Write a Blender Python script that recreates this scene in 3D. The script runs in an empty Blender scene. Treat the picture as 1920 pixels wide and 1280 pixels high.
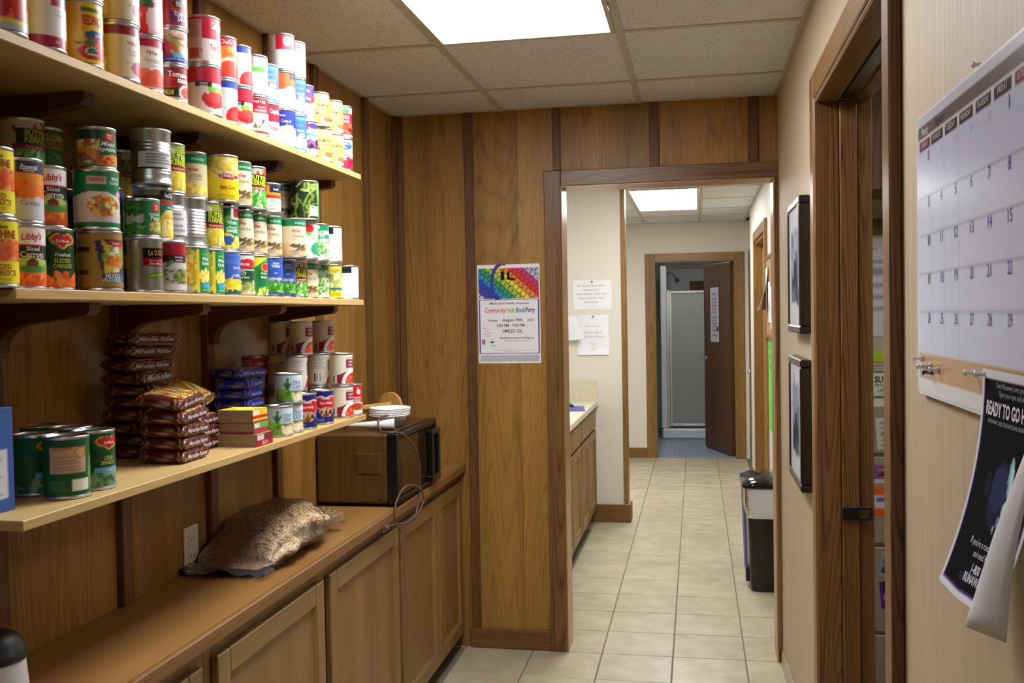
import bpy, math, random
import numpy as np
from mathutils import Vector, Matrix
R_ = random.Random(7)
PI = math.pi
sc = bpy.context.scene

# ------------------------------------------------------------------ camera, world, light, exposure
cam_d = bpy.data.cameras.new('camera'); cam = bpy.data.objects.new('camera', cam_d); sc.collection.objects.link(cam)
cam_d.sensor_width = 36.0; cam_d.lens = 1810.25 / 1920 * 36.0; cam_d.clip_start = 0.05
fw = Vector((-0.187937, 0.981783, -0.027946)); rt = Vector((0.982109, 0.187503, -0.017462)); upv = Vector((0.011904, 0.030728, 0.999457))
mw_ = Matrix.Identity(4)
for i_ in range(3): mw_[i_][0] = rt[i_]; mw_[i_][1] = upv[i_]; mw_[i_][2] = -fw[i_]
mw_[0][3], mw_[1][3], mw_[2][3] = 0, 0, 1.5
cam.matrix_world = mw_
sc.camera = cam
wd = bpy.data.worlds.new('world'); sc.world = wd; wd.use_nodes = True
wd.node_tree.nodes['Background'].inputs[0].default_value = (0.9, 0.95, 1.0, 1); wd.node_tree.nodes['Background'].inputs[1].default_value = 0.005
vs = sc.view_settings
vs.view_transform = 'Standard'; vs.look = 'None'; vs.gamma = 1; vs.exposure = 0.0; vs.use_curve_mapping = False
sc.cycles.max_bounces = 8; sc.cycles.diffuse_bounces = 5; sc.cycles.glossy_bounces = 3; sc.cycles.transmission_bounces = 6; sc.cycles.transparent_max_bounces = 8
sc.cycles.caustics_reflective = False; sc.cycles.caustics_refractive = False; sc.cycles.sample_clamp_indirect = 4.0
sc.cycles.use_denoising = True
MAIN_LIGHT, BACK_LIGHT, HALL_LIGHT, SIDE_LIGHT, BATH_LIGHT = 21.0, 2.5, 20.0, 8.0, 16.0
LAMP_COLOUR = (0.97, 0.975, 1.0)

# ------------------------------------------------------------------ helpers
def lin(c):
    if isinstance(c, str):
        c = c.lstrip('#'); c = tuple(int(c[i:i+2], 16) / 255 for i in (0, 2, 4))
    return tuple((v / 12.92 if v <= 0.04045 else ((v + 0.055) / 1.055) ** 2.4) for v in c[:3])

class MB:
    def __init__(s): s.v = []; s.f = []; s.m = []; s.sm = []
    def add(s, vs_, fs, mat=0, smooth=False):
        o = len(s.v); s.v += [tuple(p) for p in vs_]
        for f in fs: s.f.append(tuple(i + o for i in f)); s.m.append(mat); s.sm.append(smooth)
        return s
    def box(s, x0, x1, y0, y1, z0, z1, mat=0, c=0.0):
        if c <= 0:
            return s.add([(x0,y0,z0),(x1,y0,z0),(x1,y1,z0),(x0,y1,z0),(x0,y0,z1),(x1,y0,z1),(x1,y1,z1),(x0,y1,z1)],
                  [(0,3,2,1),(4,5,6,7),(0,1,5,4),(1,2,6,5),(2,3,7,6),(3,0,4,7)], mat)
        c = min(c, (x1-x0)*.49, (y1-y0)*.49, (z1-z0)*.49)
        v = []; idx = {}
        for i, X in enumerate((x0, x1)):
            for j, Y in enumerate((y0, y1)):
                for k, Z in enumerate((z0, z1)):
                    sx, sy, sz = (1, -1)[i], (1, -1)[j], (1, -1)[k]
                    idx[i,j,k] = len(v)
                    v += [(X, Y + sy*c, Z + sz*c), (X + sx*c, Y, Z + sz*c), (X + sx*c, Y + sy*c, Z)]
        A = lambda i,j,k,a: idx[i,j,k] + a
        f = []
        f.append((A(0,0,0,0),A(0,0,1,0),A(0,1,1,0),A(0,1,0,0))); f.append((A(1,0,0,0),A(1,1,0,0),A(1,1,1,0),A(1,0,1,0)))
        f.append((A(0,0,0,1),A(1,0,0,1),A(1,0,1,1),A(0,0,1,1))); f.append((A(0,1,0,1),A(0,1,1,1),A(1,1,1,1),A(1,1,0,1)))
        f.append((A(0,0,0,2),A(0,1,0,2),A(1,1,0,2),A(1,0,0,2))); f.append((A(0,0,1,2),A(1,0,1,2),A(1,1,1,2),A(0,1,1,2)))
        for j in (0,1):
            for k in (0,1):
                q = (A(0,j,k,1),A(0,j,k,2),A(1,j,k,2),A(1,j,k,1)); f.append(q if (j == k) else q[::-1])
        for i in (0,1):
            for k in (0,1):
                q = (A(i,0,k,0),A(i,1,k,0),A(i,1,k,2),A(i,0,k,2)); f.append(q if (i == k) else q[::-1])
        for i in (0,1):
            for j in (0,1):
                q = (A(i,j,0,0),A(i,j,0,1),A(i,j,1,1),A(i,j,1,0)); f.append(q if (i == j) else q[::-1])
        for i in (0,1):
            for j in (0,1):
                for k in (0,1):
                    q = (A(i,j,k,0),A(i,j,k,1),A(i,j,k,2)); f.append(q if (i+j+k) % 2 else q[::-1])
        return s.add(v, f, mat)
    def lathe(s, prof, n=32, cx=0, cy=0, cz=0, mat=0, smooth=True):
        v = []; f = []
        for r, z in prof:
            for k in range(n):
                a = 2*PI*k/n; v.append((cx + r*math.cos(a), cy + r*math.sin(a), cz + z))
        for i in range(len(prof)-1):
            for k in range(n):
                f.append((i*n+k, i*n+(k+1)%n, (i+1)*n+(k+1)%n, (i+1)*n+k))
        return s.add(v, f, mat, smooth)
    def disc(s, r, z, n=32, cx=0, cy=0, mat=0, flip=False):
        v = [(cx + r*math.cos(2*PI*k/n), cy + r*math.sin(2*PI*k/n), z) for k in range(n)]
        f = tuple(range(n)); return s.add(v, [f[::-1] if flip else f], mat)
    def tube(s, pts, r, n=8, mat=0, cap=True):
        pts = [Vector(p) for p in pts]; v = []; f = []
        up = Vector((0, 0, 1)); nrm = None
        for i, p in enumerate(pts):
            t = (pts[min(i+1, len(pts)-1)] - pts[max(i-1, 0)]).normalized()
            if nrm is None:
                nrm = t.cross(up)
                if nrm.length < 1e-3: nrm = t.cross(Vector((1, 0, 0)))
            nrm = (nrm - t*nrm.dot(t)).normalized(); b = t.cross(nrm)
            rr = r[i] if isinstance(r, (list, tuple)) else r
            for k in range(n):
                a = 2*PI*k/n; v.append(p + (nrm*math.cos(a) + b*math.sin(a))*rr)
        for i in range(len(pts)-1):
            for k in range(n): f.append((i*n+k, (i+1)*n+k, (i+1)*n+(k+1)%n, i*n+(k+1)%n))
        s.add(v, f, mat, True)
        if cap:
            m = len(pts)-1
            s.add([v[k] for k in range(n)], [tuple(range(n))], mat); s.add([v[m*n+k] for k in range(n)], [tuple(range(n))[::-1]], mat)
        return s
    def prism(s, poly, axis, a0, a1, mat=0):
        n = len(poly); P3 = lambda p, a: {'x': (a, p[0], p[1]), 'y': (p[0], a, p[1]), 'z': (p[0], p[1], a)}[axis]
        v = [P3(p, a0) for p in poly] + [P3(p, a1) for p in poly]
        f = [tuple(range(n)), tuple(range(n, 2*n))[::-1]] + [(i, n+i, n+(i+1)%n, (i+1)%n) for i in range(n)]
        return s.add(v, f, mat)
    def mesh(s, name, mats, fixn=True):
        me = bpy.data.meshes.new(name); me.from_pydata(s.v, [], s.f)
        for m in (mats if isinstance(mats, (list, tuple)) else [mats]): me.materials.append(m)
        me.polygons.foreach_set('material_index', s.m); me.polygons.foreach_set('use_smooth', s.sm)
        if fixn:
            import bmesh
            bm = bmesh.new(); bm.from_mesh(me); bmesh.ops.recalc_face_normals(bm, faces=bm.faces); bm.to_mesh(me); bm.free()
        me.update(); return me

def link(name, data, parent=None, loc=(0,0,0), rot=(0,0,0)):
    o = bpy.data.objects.new(name, data); sc.collection.objects.link(o)
    o.location = loc; o.rotation_euler = rot
    if parent: o.parent = parent
    return o
def obj(name, mb, mats, parent=None, loc=(0,0,0), rot=(0,0,0), label=None):
    o = link(name, mb.mesh(name, mats), parent, loc, rot)
    if label: o['label'] = label
    return o
def tag(o, label, cat, group=None, kind=None):
    o['label'] = label; o['category'] = cat
    if group: o['group'] = group
    if kind: o['kind'] = kind
    return o
def empty(name, loc, label, cat, group=None, rz=0):
    o = link(name, None, None, loc, (0, 0, rz)); o.empty_display_size = .05
    return tag(o, label, cat, group)
def struct(name, mb, mats, parent=None, **k):
    o = obj(name, mb, mats, parent, **k)
    if parent is None: o['kind'] = 'structure'
    return o

# ------------------------------------------------------------------ materials
def newmat(name):
    m = bpy.data.materials.new(name); m.use_nodes = True
    nt = m.node_tree; b = nt.nodes['Principled BSDF']; return m, nt, b
def N(nt, t, **k):
    n = nt.nodes.new(t)
    for a, v in k.items(): setattr(n, a, v)
    return n
def plain(name, col, rough=.5, metal=0, spec=.5, bump=0, bscale=200, **k):
    m, nt, b = newmat(name); b.inputs['Base Color'].default_value = (*lin(col), 1)
    b.inputs['Roughness'].default_value = rough; b.inputs['Metallic'].default_value = metal; b.inputs['Specular IOR Level'].default_value = spec
    for a, v in k.items(): b.inputs[a.replace('_', ' ')].default_value = v
    if bump:
        no = N(nt, 'ShaderNodeTexNoise'); no.inputs['Scale'].default_value = bscale; bu = N(nt, 'ShaderNodeBump'); bu.inputs['Strength'].default_value = bump; bu.inputs['Distance'].default_value = .002
        nt.links.new(no.outputs[0], bu.inputs['Height']); nt.links.new(bu.outputs[0], b.inputs['Normal'])
    return m
def coords(nt, scale, rnd=True):
    tc = N(nt, 'ShaderNodeTexCoord'); mp = N(nt, 'ShaderNodeMapping'); mp.inputs['Scale'].default_value = scale
    if rnd:
        oi = N(nt, 'ShaderNodeObjectInfo'); mu = N(nt, 'ShaderNodeMath', operation='MULTIPLY'); mu.inputs[1].default_value = 37.0
        nt.links.new(oi.outputs['Random'], mu.inputs[0])
        va = N(nt, 'ShaderNodeVectorMath', operation='ADD'); nt.links.new(tc.outputs['Object'], mp.inputs[0]); nt.links.new(mp.outputs[0], va.inputs[0])
        nt.links.new(mu.outputs[0], va.inputs[1]); return va.outputs[0], oi
    nt.links.new(tc.outputs['Object'], mp.inputs[0]); return mp.outputs[0], None
def ramp(nt, stops):
    r = N(nt, 'ShaderNodeValToRGB'); e = r.color_ramp.elements
    while len(e) < len(stops): e.new(.5)
    for el, (p, c) in zip(e, stops): el.position = p; el.color = (*lin(c), 1)
    return r
def wood(name, dark, mid, light, axis='z', rough=.42, arch=22.0, figure=.5, tint=.18, spec=.4, wide=1.0):
    """oak: long contour lines of a stretched noise (cathedral figure) + fine pores along the grain"""
    m, nt, b = newmat(name); L = nt.links.new
    ax = 'xyz'.index(axis)
    s1 = [5.5*wide]*3; s1[ax] = .30; s2 = [260]*3; s2[ax] = 7.0; s3 = [9]*3; s3[ax] = .35
    v1, oi = coords(nt, s1); v2, _ = coords(nt, s2); v3, _ = coords(nt, s3)
    n1 = N(nt, 'ShaderNodeTexNoise'); n1.inputs['Scale'].default_value = 1; n1.inputs['Detail'].default_value = .6; n1.inputs['Roughness'].default_value = .35; L(v1, n1.inputs[0])
    mu = N(nt, 'ShaderNodeMath', operation='MULTIPLY'); mu.inputs[1].default_value = arch*4; L(n1.outputs[0], mu.inputs[0])
    pp = N(nt, 'ShaderNodeMath', operation='PINGPONG'); pp.inputs[1].default_value = .5; L(mu.outputs[0], pp.inputs[0])
    p2 = N(nt, 'ShaderNodeMath', operation='MULTIPLY'); p2.inputs[1].default_value = 2; L(pp.outputs[0], p2.inputs[0])
    pw = N(nt, 'ShaderNodeMath', operation='POWER'); pw.inputs[1].default_value = 3.5; L(p2.outputs[0], pw.inputs[0])
    n2 = N(nt, 'ShaderNodeTexNoise'); n2.inputs['Scale'].default_value = 1; n2.inputs['Detail'].default_value = 3; L(v2, n2.inputs[0])
    n3 = N(nt, 'ShaderNodeTexNoise'); n3.inputs['Scale'].default_value = 1; n3.inputs['Detail'].default_value = 3; L(v3, n3.inputs[0])
    f1 = N(nt, 'ShaderNodeMath', operation='MULTIPLY'); f1.inputs[1].default_value = figure*.55; L(pw.outputs[0], f1.inputs[0])
    a1 = N(nt, 'ShaderNodeMath', operation='SUBTRACT'); L(n3.outputs[0], a1.inputs[0]); L(f1.outputs[0], a1.inputs[1])
    f2 = N(nt, 'ShaderNodeMath', operation='MULTIPLY_ADD'); f2.inputs[1].default_value = .75; f2.inputs[2].default_value = -.16; L(n2.outputs[0], f2.inputs[0])
    a2 = N(nt, 'ShaderNodeMath', operation='ADD'); L(a1.outputs[0], a2.inputs[0]); L(f2.outputs[0], a2.inputs[1])
    r = ramp(nt, [(.10, dark), (.52, mid), (.92, light)]); L(a2.outputs[0], r.inputs[0])
    hs = N(nt, 'ShaderNodeHueSaturation'); L(r.outputs[0], hs.inputs['Color'])
    tv = N(nt, 'ShaderNodeMath', operation='MULTIPLY_ADD'); tv.inputs[1].default_value = tint*2; tv.inputs[2].default_value = 1 - tint; L(oi.outputs['Random'], tv.inputs[0]); L(tv.outputs[0], hs.inputs['Value'])
    L(hs.outputs[0], b.inputs['Base Color']); b.inputs['Roughness'].default_value = rough; b.inputs['Specular IOR Level'].default_value = spec
    bu = N(nt, 'ShaderNodeBump'); bu.inputs['Strength'].default_value = .12; bu.inputs['Distance'].default_value = .001; L(n2.outputs[0], bu.inputs['Height']); L(bu.outputs[0], b.inputs['Normal'])
    return m
def mottled(name, c0, c1, scale, rough=.5, tint=0.0, bump=0.0, spec=.5, detail=4, lo=.3, hi=.7, bdist=.002):
    m, nt, b = newmat(name); L = nt.links.new
    sc3 = scale if isinstance(scale, (tuple, list)) else (scale,)*3
    v, oi = coords(nt, sc3); no = N(nt, 'ShaderNodeTexNoise'); no.inputs['Scale'].default_value = 1; no.inputs['Detail'].default_value = detail; L(v, no.inputs[0])
    r = ramp(nt, [(lo, c0), (hi, c1)]); L(no.outputs[0], r.inputs[0]); out = r.outputs[0]
    if tint:
        hs = N(nt, 'ShaderNodeHueSaturation'); L(out, hs.inputs['Color']); tv = N(nt, 'ShaderNodeMath', operation='MULTIPLY_ADD'); tv.inputs[1].default_value = tint*2; tv.inputs[2].default_value = 1-tint
        L(oi.outputs['Random'], tv.inputs[0]); L(tv.outputs[0], hs.inputs['Value']); out = hs.outputs[0]
    L(out, b.inputs['Base Color']); b.inputs['Roughness'].default_value = rough; b.inputs['Specular IOR Level'].default_value = spec
    if bump:
        bu = N(nt, 'ShaderNodeBump'); bu.inputs['Strength'].default_value = bump; bu.inputs['Distance'].default_value = bdist; L(no.outputs[0], bu.inputs['Height']); L(bu.outputs[0], b.inputs['Normal'])
    return m
def printed(name, rough=.4, spec=.4):
    m, nt, b = newmat(name); at = N(nt, 'ShaderNodeAttribute', attribute_name='Col'); nt.links.new(at.outputs['Color'], b.inputs['Base Color'])
    b.inputs['Roughness'].default_value = rough; b.inputs['Specular IOR Level'].default_value = spec; return m
def lamp(name, strength, col=LAMP_COLOUR):
    m, nt, b = newmat(name); b.inputs['Base Color'].default_value = (.9, .9, .9, 1); b.inputs['Emission Color'].default_value = (*col, 1); b.inputs['Emission Strength'].default_value = strength; return m

M_panel = wood('oak_panel', '#5a3d16', '#8a6229', '#a67d3c', 'z', rough=.45, arch=9, figure=.42, tint=.10)
M_batten = wood('batten_wood', '#3f2612', '#5d3c1e', '#75502a', 'z', rough=.5, arch=10, figure=.5, tint=.12)
M_trim = wood('oak_trim_dark', '#3a2411', '#6b4826', '#835f36', 'z', rough=.36, arch=9, figure=.8, tint=.05, wide=1.8)
M_trim_x = wood('oak_trim_dark_level', '#3a2414', '#65452a', '#80603c', 'x', rough=.36, arch=9, figure=.7, tint=.05, wide=1.8)
M_trim_y = wood('oak_trim_dark_lengthwise', '#452a14', '#72502a', '#8d6839', 'y', rough=.36, arch=9, figure=.6, tint=.05, wide=1.8)
M_trim_h = wood('hall_trim_oak', '#54381a', '#82602f', '#98763f', 'z', rough=.38, arch=9, figure=.6, tint=.05, wide=1.8)
M_trim_hx = wood('hall_trim_oak_level', '#54381a', '#82602f', '#98763f', 'x', rough=.38, arch=9, figure=.6, tint=.05, wide=1.8)
M_print_metal = printed('printed_bare_metal', .28, .5)
M_print_metal.node_tree.nodes['Principled BSDF'].inputs['Metallic'].default_value = .75
M_jamb = wood('oak_jamb', '#7d5730', '#a37a4a', '#b9915e', 'z', rough=.28, arch=8, figure=.4, tint=.05, wide=2)
M_jamb_x = wood('oak_jamb_level', '#7d5730', '#a37a4a', '#b9915e', 'x', rough=.28, arch=8, figure=.4, tint=.05, wide=2)
M_base = wood('baseboard_oak', '#4d3317', '#745028', '#896538', 'x', rough=.45, arch=8, figure=.6, tint=.06, wide=2)
M_shelf = wood('shelf_birch', '#a3824a', '#bd9b5f', '#cfb077', 'y', rough=.5, arch=6, figure=.25, tint=.03)
M_bracket = wood('bracket_wood', '#3a1d0d', '#54301a', '#67401f', 'x', rough=.5, arch=6, figure=.4, tint=.06)
M_cab = wood('cabinet_oak', '#5c431f', '#7a5c31', '#927141', 'z', rough=.42, arch=9, figure=.3, tint=.05)
M_cab_y = wood('cabinet_oak_rail', '#5c431f', '#7a5c31', '#927141', 'y', rough=.42, arch=9, figure=.3, tint=.05)
M_counter = mottled('counter_laminate', '#88602f', '#9b703e', (6, 2.5, 6), rough=.42, detail=6)
M_counter_edge = wood('counter_edge_wood', '#5f3f1e', '#7d572c', '#93693a', 'y', rough=.45, arch=8, figure=.5, tint=.02)
M_wallpaper = mottled('tan_vinyl_wallpaper', '#b5a283', '#c6b597', (190, 190, 2.6), rough=.55, bump=.15, detail=3)
M_hallwall = mottled('white_vinyl_wallpaper', '#dad6c9', '#dfdbd0', (260, 260, 40), rough=.6, bump=.06, detail=3)
M_plaster = plain('side_room_paint', '#cfc4a6', .7)
M_white = plain('white_plastic', '#e8e8e8', .35)
M_offwhite = plain('offwhite_plastic', '#dcd6c4', .4)
M_dark = plain('black_plastic', '#0e0d0e', .28)
M_black = plain('black_metal', '#0b0b0b', .4)
M_chrome = plain('chrome', '#d8d8da', .15, 1.0)
M_brass = plain('brass', '#a08440', .35, 1.0)
M_tin = plain('tin_plate', '#d2d4d8', .30, 1.0)
M_print = printed('printed_can_label', .32, .5)
M_foil = printed('printed_foil_wrapper', .25, .6)
M_card = printed('printed_cardboard', .55, .3)
M_paper = printed('printed_paper', .7, .2)
M_satin = printed('printed_dark_poster', .75, .04)
M_gloss = printed('printed_glossy_board', .22, .5)
M_tile = mottled('floor_tile_ceramic', '#a89e80', '#c3baa0', 9, rough=.33, tint=.05, bump=.05, detail=6)
M_grout = mottled('grout', '#6f6a5c', '#837d6c', 60, rough=.85)
M_mosaic = mottled('blue_mosaic_tile', '#7d8ea2', '#97a6b6', 30, rough=.4)
M_ceil = mottled('ceiling_fibre_tile', '#9b9ba0', '#dcdee2', 95, rough=.9, bump=.5, detail=2, lo=.22, hi=.44, tint=.01)
M_grid = plain('ceiling_grid_metal', '#bdb7a8', .5)
# ------------------------------------------------------------------ printing: colour grids and lettering meshes
_tc = {}
def glyphs(s, align='CENTER', bold=0.0, shear=0.0, space=1.0):
    key = (s, align, bold, shear, space)
    if key not in _tc:
        c = bpy.data.curves.new('lettering', 'FONT'); c.body = s; c.size = 1.0; c.align_x = align; c.resolution_u = 2; c.offset = bold; c.shear = shear; c.space_character = space; c.fill_mode = 'FRONT'
        o = bpy.data.objects.new('lettering', c); me = o.to_mesh()
        n = len(me.vertices); v = np.zeros(n*3, 'f4'); me.vertices.foreach_get('co', v); v = v.reshape(-1, 3)[:, :2].copy()
        f = [tuple(p.vertices) for p in me.polygons]; o.to_mesh_clear(); bpy.data.objects.remove(o); bpy.data.curves.remove(c)
        _tc[key] = (v, f)
    return _tc[key]

class Art:
    """flat print: a colour grid in (s, t), both 0..1 with t upwards, and lettering"""
    def __init__(a, base, W, H, S=None):
        a.W, a.H = W, H
        a.S = np.linspace(0, 1, W) if S is None else S; a.T = np.linspace(0, 1, H)
        a.s, a.t = np.meshgrid(a.S, a.T); a.img = np.zeros((H, W, 3)); a.img[:] = lin(base); a.txt = []
    def put(a, m, col): a.img[m] = lin(col); return a
    def rect(a, s0, t0, s1, t1, col): return a.put((a.s >= s0) & (a.s <= s1) & (a.t >= t0) & (a.t <= t1), col)
    def band(a, t0, t1, col): return a.put((a.t >= t0) & (a.t <= t1), col)
    def ell(a, cs, ct, rs, rt_, col, rot=0):
        c, s_ = math.cos(rot), math.sin(rot); x, y = a.s - cs, a.t - ct
        return a.put(((x*c + y*s_)/rs)**2 + ((-x*s_ + y*c)/rt_)**2 <= 1, col)
    def tri(a, p, q, r, col):
        e = lambda A, B: (B[0]-A[0])*(a.t-A[1]) - (B[1]-A[1])*(a.s-A[0])
        e1, e2, e3 = e(p, q), e(q, r), e(r, p)
        return a.put(((e1 >= 0) & (e2 >= 0) & (e3 >= 0)) | ((e1 <= 0) & (e2 <= 0) & (e3 <= 0)), col)
    def blobs(a, s0, t0, s1, t1, cols, n, rs, rt_, seed=1, rot=3.1, mask=None):
        r = random.Random(seed)
        for _ in range(n):
            m_ = a.img.copy() if mask is not None else None
            a.ell(r.uniform(s0, s1), r.uniform(t0, t1), rs*r.uniform(.7, 1.2), rt_*r.uniform(.7, 1.2), r.choice(cols), r.uniform(-rot, rot))
            if mask is not None: a.img[~mask] = m_[~mask]
        return a
    def inell(a, cs, ct, rs, rt_): return ((a.s-cs)/rs)**2 + ((a.t-ct)/rt_)**2 <= 1
    def lines(a, s0, t0, s1, t1, col, n):
        for k in range(n):
            t = t0 + (t1-t0)*(k+.5)/n; a.rect(s0, t - (t1-t0)/n*.22, s1 - (s1-s0)*((k*37) % 5)*.05, t + (t1-t0)/n*.22, col)
        return a
    def bars(a, s0, t0, s1, t1, n=9):
        a.rect(s0, t0, s1, t1, '#f0eee6')
        for k in range(n): 
            x = s0 + (s1-s0)*(k+.3)/n; a.rect(x, t0+.01, x + (s1-s0)/n*.45, t1-.01, '#3a3a3c')
        return a
    def text(a, s, cs, t, h, col, align='CENTER', bold=.015, shear=0., wmax=None, rot=0., space=1.):
        a.txt.append((s, cs, t, h, col, align, bold, shear, wmax, rot, space)); return a

def write_mesh(name, verts, faces, cols, mat):
    me = bpy.data.meshes.new(name); me.from_pydata(verts, [], faces); me.materials.append(mat)
    ca = me.color_attributes.new('Col', 'FLOAT_COLOR', 'POINT'); d = np.ones((len(verts), 4), 'f4'); d[:, :3] = np.asarray(cols, 'f4'); ca.data.foreach_set('color', d.ravel())
    me.update(); return me

LW, LH = 73, 44
_th = np.linspace(-PI, PI, LW)
_S = np.where(np.abs(_th) <= PI/2, (1 + np.sin(_th))/2, np.where(_th > 0, 1 + (_th - PI/2)/PI, -(-PI/2 - _th)/PI))
def label_mesh(name, art, r, z0, z1, mat=None, arc=None):
    """the label wrapped round a can of radius r; s = 0..1 runs across the side that faces +X"""
    h = z1 - z0; th = _th; R = r + .0004
    T, H = np.meshgrid(th, art.T)
    co = np.stack([R*np.cos(T), R*np.sin(T), z0 + h*H], -1).reshape(-1, 3)
    W, Hn = art.W, art.H
    k = np.arange((Hn-1)*(W-1)); i, j = k // (W-1), k % (W-1); a = i*W + j
    F = np.stack([a, a+1, a+W+1, a+W], 1)
    if arc is not None:
        keep = (np.abs(th[j]) <= arc); F = F[keep]
    verts = [tuple(p) for p in co]; faces = [tuple(f) for f in F.tolist()]; cols = [tuple(c) for c in art.img.reshape(-1, 3)]
    for s, cs, t, hh, col, al, bo, sh, wm, rot, sp in art.txt:
        v, f = glyphs(s, al, bo, sh, sp)
        if not len(v): continue
        k = hh*h/.72; x = v[:, 0]*k
        if wm:
            w = x.max() - x.min(); lim = wm*r
            if w > lim: x = x*lim/w
        y = v[:, 1]*k; c, s_ = math.cos(rot), math.sin(rot); x, y = x*c - y*s_, x*s_ + y*c
        tc_ = math.asin(max(-1, min(1, 2*cs - 1))); ang = tc_ + x/R; RR = R + .0005; o = len(verts)
        verts += [(RR*math.cos(q), RR*math.sin(q), z0 + h*t + w_) for q, w_ in zip(ang, y)]
        faces += [tuple(q + o for q in ff) for ff in f]; cols += [lin(col)]*len(v)
    me = write_mesh(name, verts, faces, cols, mat or M_print)
    me.polygons.foreach_set('use_smooth', [True]*len(me.polygons)); return me

def sheet_mesh(name, art, w, h, mat=None, thick=.0006, bend=None, back=True, backcol=None):
    """a flat print in the local XZ plane facing -Y, origin at its lower left corner; bend(x, z) -> (dx, dy, dz)"""
    S, T = np.meshgrid(art.S, art.T); X, Z = S*w, T*h; W, Hn = art.W, art.H
    P = [(x, 0., z) for x, z in zip(X.ravel(), Z.ravel())]; cols = [tuple(c) for c in art.img.reshape(-1, 3)]
    k = np.arange((Hn-1)*(W-1)); i, j = k // (W-1), k % (W-1); a = i*W + j
    F = [tuple(f) for f in np.stack([a, a+1, a+W+1, a+W], 1).tolist()]
    if back:
        o = len(P); bc = [lin(backcol)]*len(P) if backcol else [tuple(min(.8, .25*v_ + .55) for v_ in c) for c in cols]
        P += [(x, thick, z) for x, _, z in P]; cols += bc; F += [tuple(q + o for q in f[::-1]) for f in F]
        edge = [(0*W + j_, 0*W + j_+1) for j_ in range(W-1)] + [((i_)*W + W-1, (i_+1)*W + W-1) for i_ in range(Hn-1)] + [((Hn-1)*W + j_+1, (Hn-1)*W + j_) for j_ in range(W-1)] + [((i_+1)*W, i_*W) for i_ in range(Hn-1)]
        F += [(q, p, p + o, q + o) for p, q in edge]
    for s, cs, t, hh, col, al, bo, sh, wm, rot, sp in art.txt:
        v, f = glyphs(s, al, bo, sh, sp)
        if not len(v): continue
        k = hh*h/.72; x = v[:, 0]*k; y = v[:, 1]*k
        if wm:
            ww = x.max() - x.min()
            if ww > wm*w: x = x*wm*w/ww
        c, s_ = math.cos(rot), math.sin(rot); x, y = x*c - y*s_, x*s_ + y*c; o = len(P)
        P += [(cs*w + q, -.0004, t*h + u) for q, u in zip(x, y)]; F += [tuple(q + o for q in ff) for ff in f]; cols += [lin(col)]*len(v)
    if bend: P = [tuple(a_ + b_ for a_, b_ in zip(p, bend(p[0], p[2]))) for p in P]
    me = write_mesh(name, P, F, cols, mat or M_paper)
    return me
# ------------------------------------------------------------------ the setting
XL, XR, YP, H = -1.34, 0.344, 4.225, 2.402            # left wall, right wall, partition, ceiling
YB, PT = -1.5, 0.13                                    # wall behind the camera, partition thickness
YE, XH, XHL = 10.0, 0.48, -1.40                        # far end of the hall, its right wall, its left wall
OX0, OX1, OZ = -0.577, 0.328, 2.057                    # the cased opening

floor = struct('floor', MB().box(XL-.2, 3.0, YB-.1, YE+.06, -.06, -.004), M_grout)
tiles = {}
px_, py_ = .308, .3035
for i in range(-5, 4):
    for j in range(-19, 20):
        x0, y0 = -.118 + px_*i, 4.213 + py_*j; x1, y1 = x0 + px_, y0 + py_
        if x1 < -1.0 and y1 < 4.2: continue
        x0c, x1c, y0c, y1c = max(x0, XHL), min(x1, XH), y0, min(y1, YE + .02)
        if x1c - x0c < .03 or y1c - y0c < .03: continue
        if x1c < -.66 and y0 > 4.4 and y1 < 6.9: continue            # under the hall counter
        if x1c < -.9 and y1 < 4.4: continue
        g = .0058; key = (round(x1c-x0c, 4), round(y1c-y0c, 4))
        if key not in tiles: tiles[key] = MB().box(g/2, key[0]-g/2, g/2, key[1]-g/2, -.008, 0, c=.0015).mesh('floor_tile', M_tile)
        link('floor_tile', tiles[key], floor, (x0c, y0c, 0))

ceiling = struct('ceiling', MB().box(XL-.1, XR+.3, YB-.1, YP+.02, H+.03, H+.08), M_ceil)
ceiling_h = struct('ceiling', MB().box(XHL-.1, XH+.2, YP+.02, YE+.05, H+.03, H+.08), M_ceil)
def ceil_field(par, xs, ys, skip, named):
    for i in range(len(xs)-1):
        for j in range(len(ys)-1):
            if (i, j) in skip: continue
            obj('ceiling_tile', MB().box(xs[i]+.010, xs[i+1]-.010, ys[j]+.010, ys[j+1]-.010, H+.004, H+.02, c=.002), M_ceil, par)
    g = .012
    for x in xs: obj('ceiling_bar', MB().box(x-g, x+g, ys[0], ys[-1], H-.001, H+.012), M_grid, par)
    for j, y in enumerate(ys):
        for i in range(len(xs)-1): obj('ceiling_cross_bar', MB().box(xs[i]+g, xs[i+1]-g, y-g, y+g, H, H+.012), M_grid, par)
cx = [XL, -.838, -.232, XR]
cy = [YB, -.55, .06, .67, 1.30, 1.92, 2.54, 3.15, 3.83, YP]
ceil_field(ceiling, cx, cy, {(1, 6), (1, 5), (1, 1), (1, 2)}, 'a')
hx = [XHL, -1.12, -.508, .042, XH]
hy = [YP+PT, 4.92, 5.51, 6.10, 6.73, 7.20, 7.95, 8.70, 9.32, YE]
ceil_field(ceiling_h, hx, hy, {(2, 5), (2, 6), (2, 1), (2, 2)}, 'b')

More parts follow.
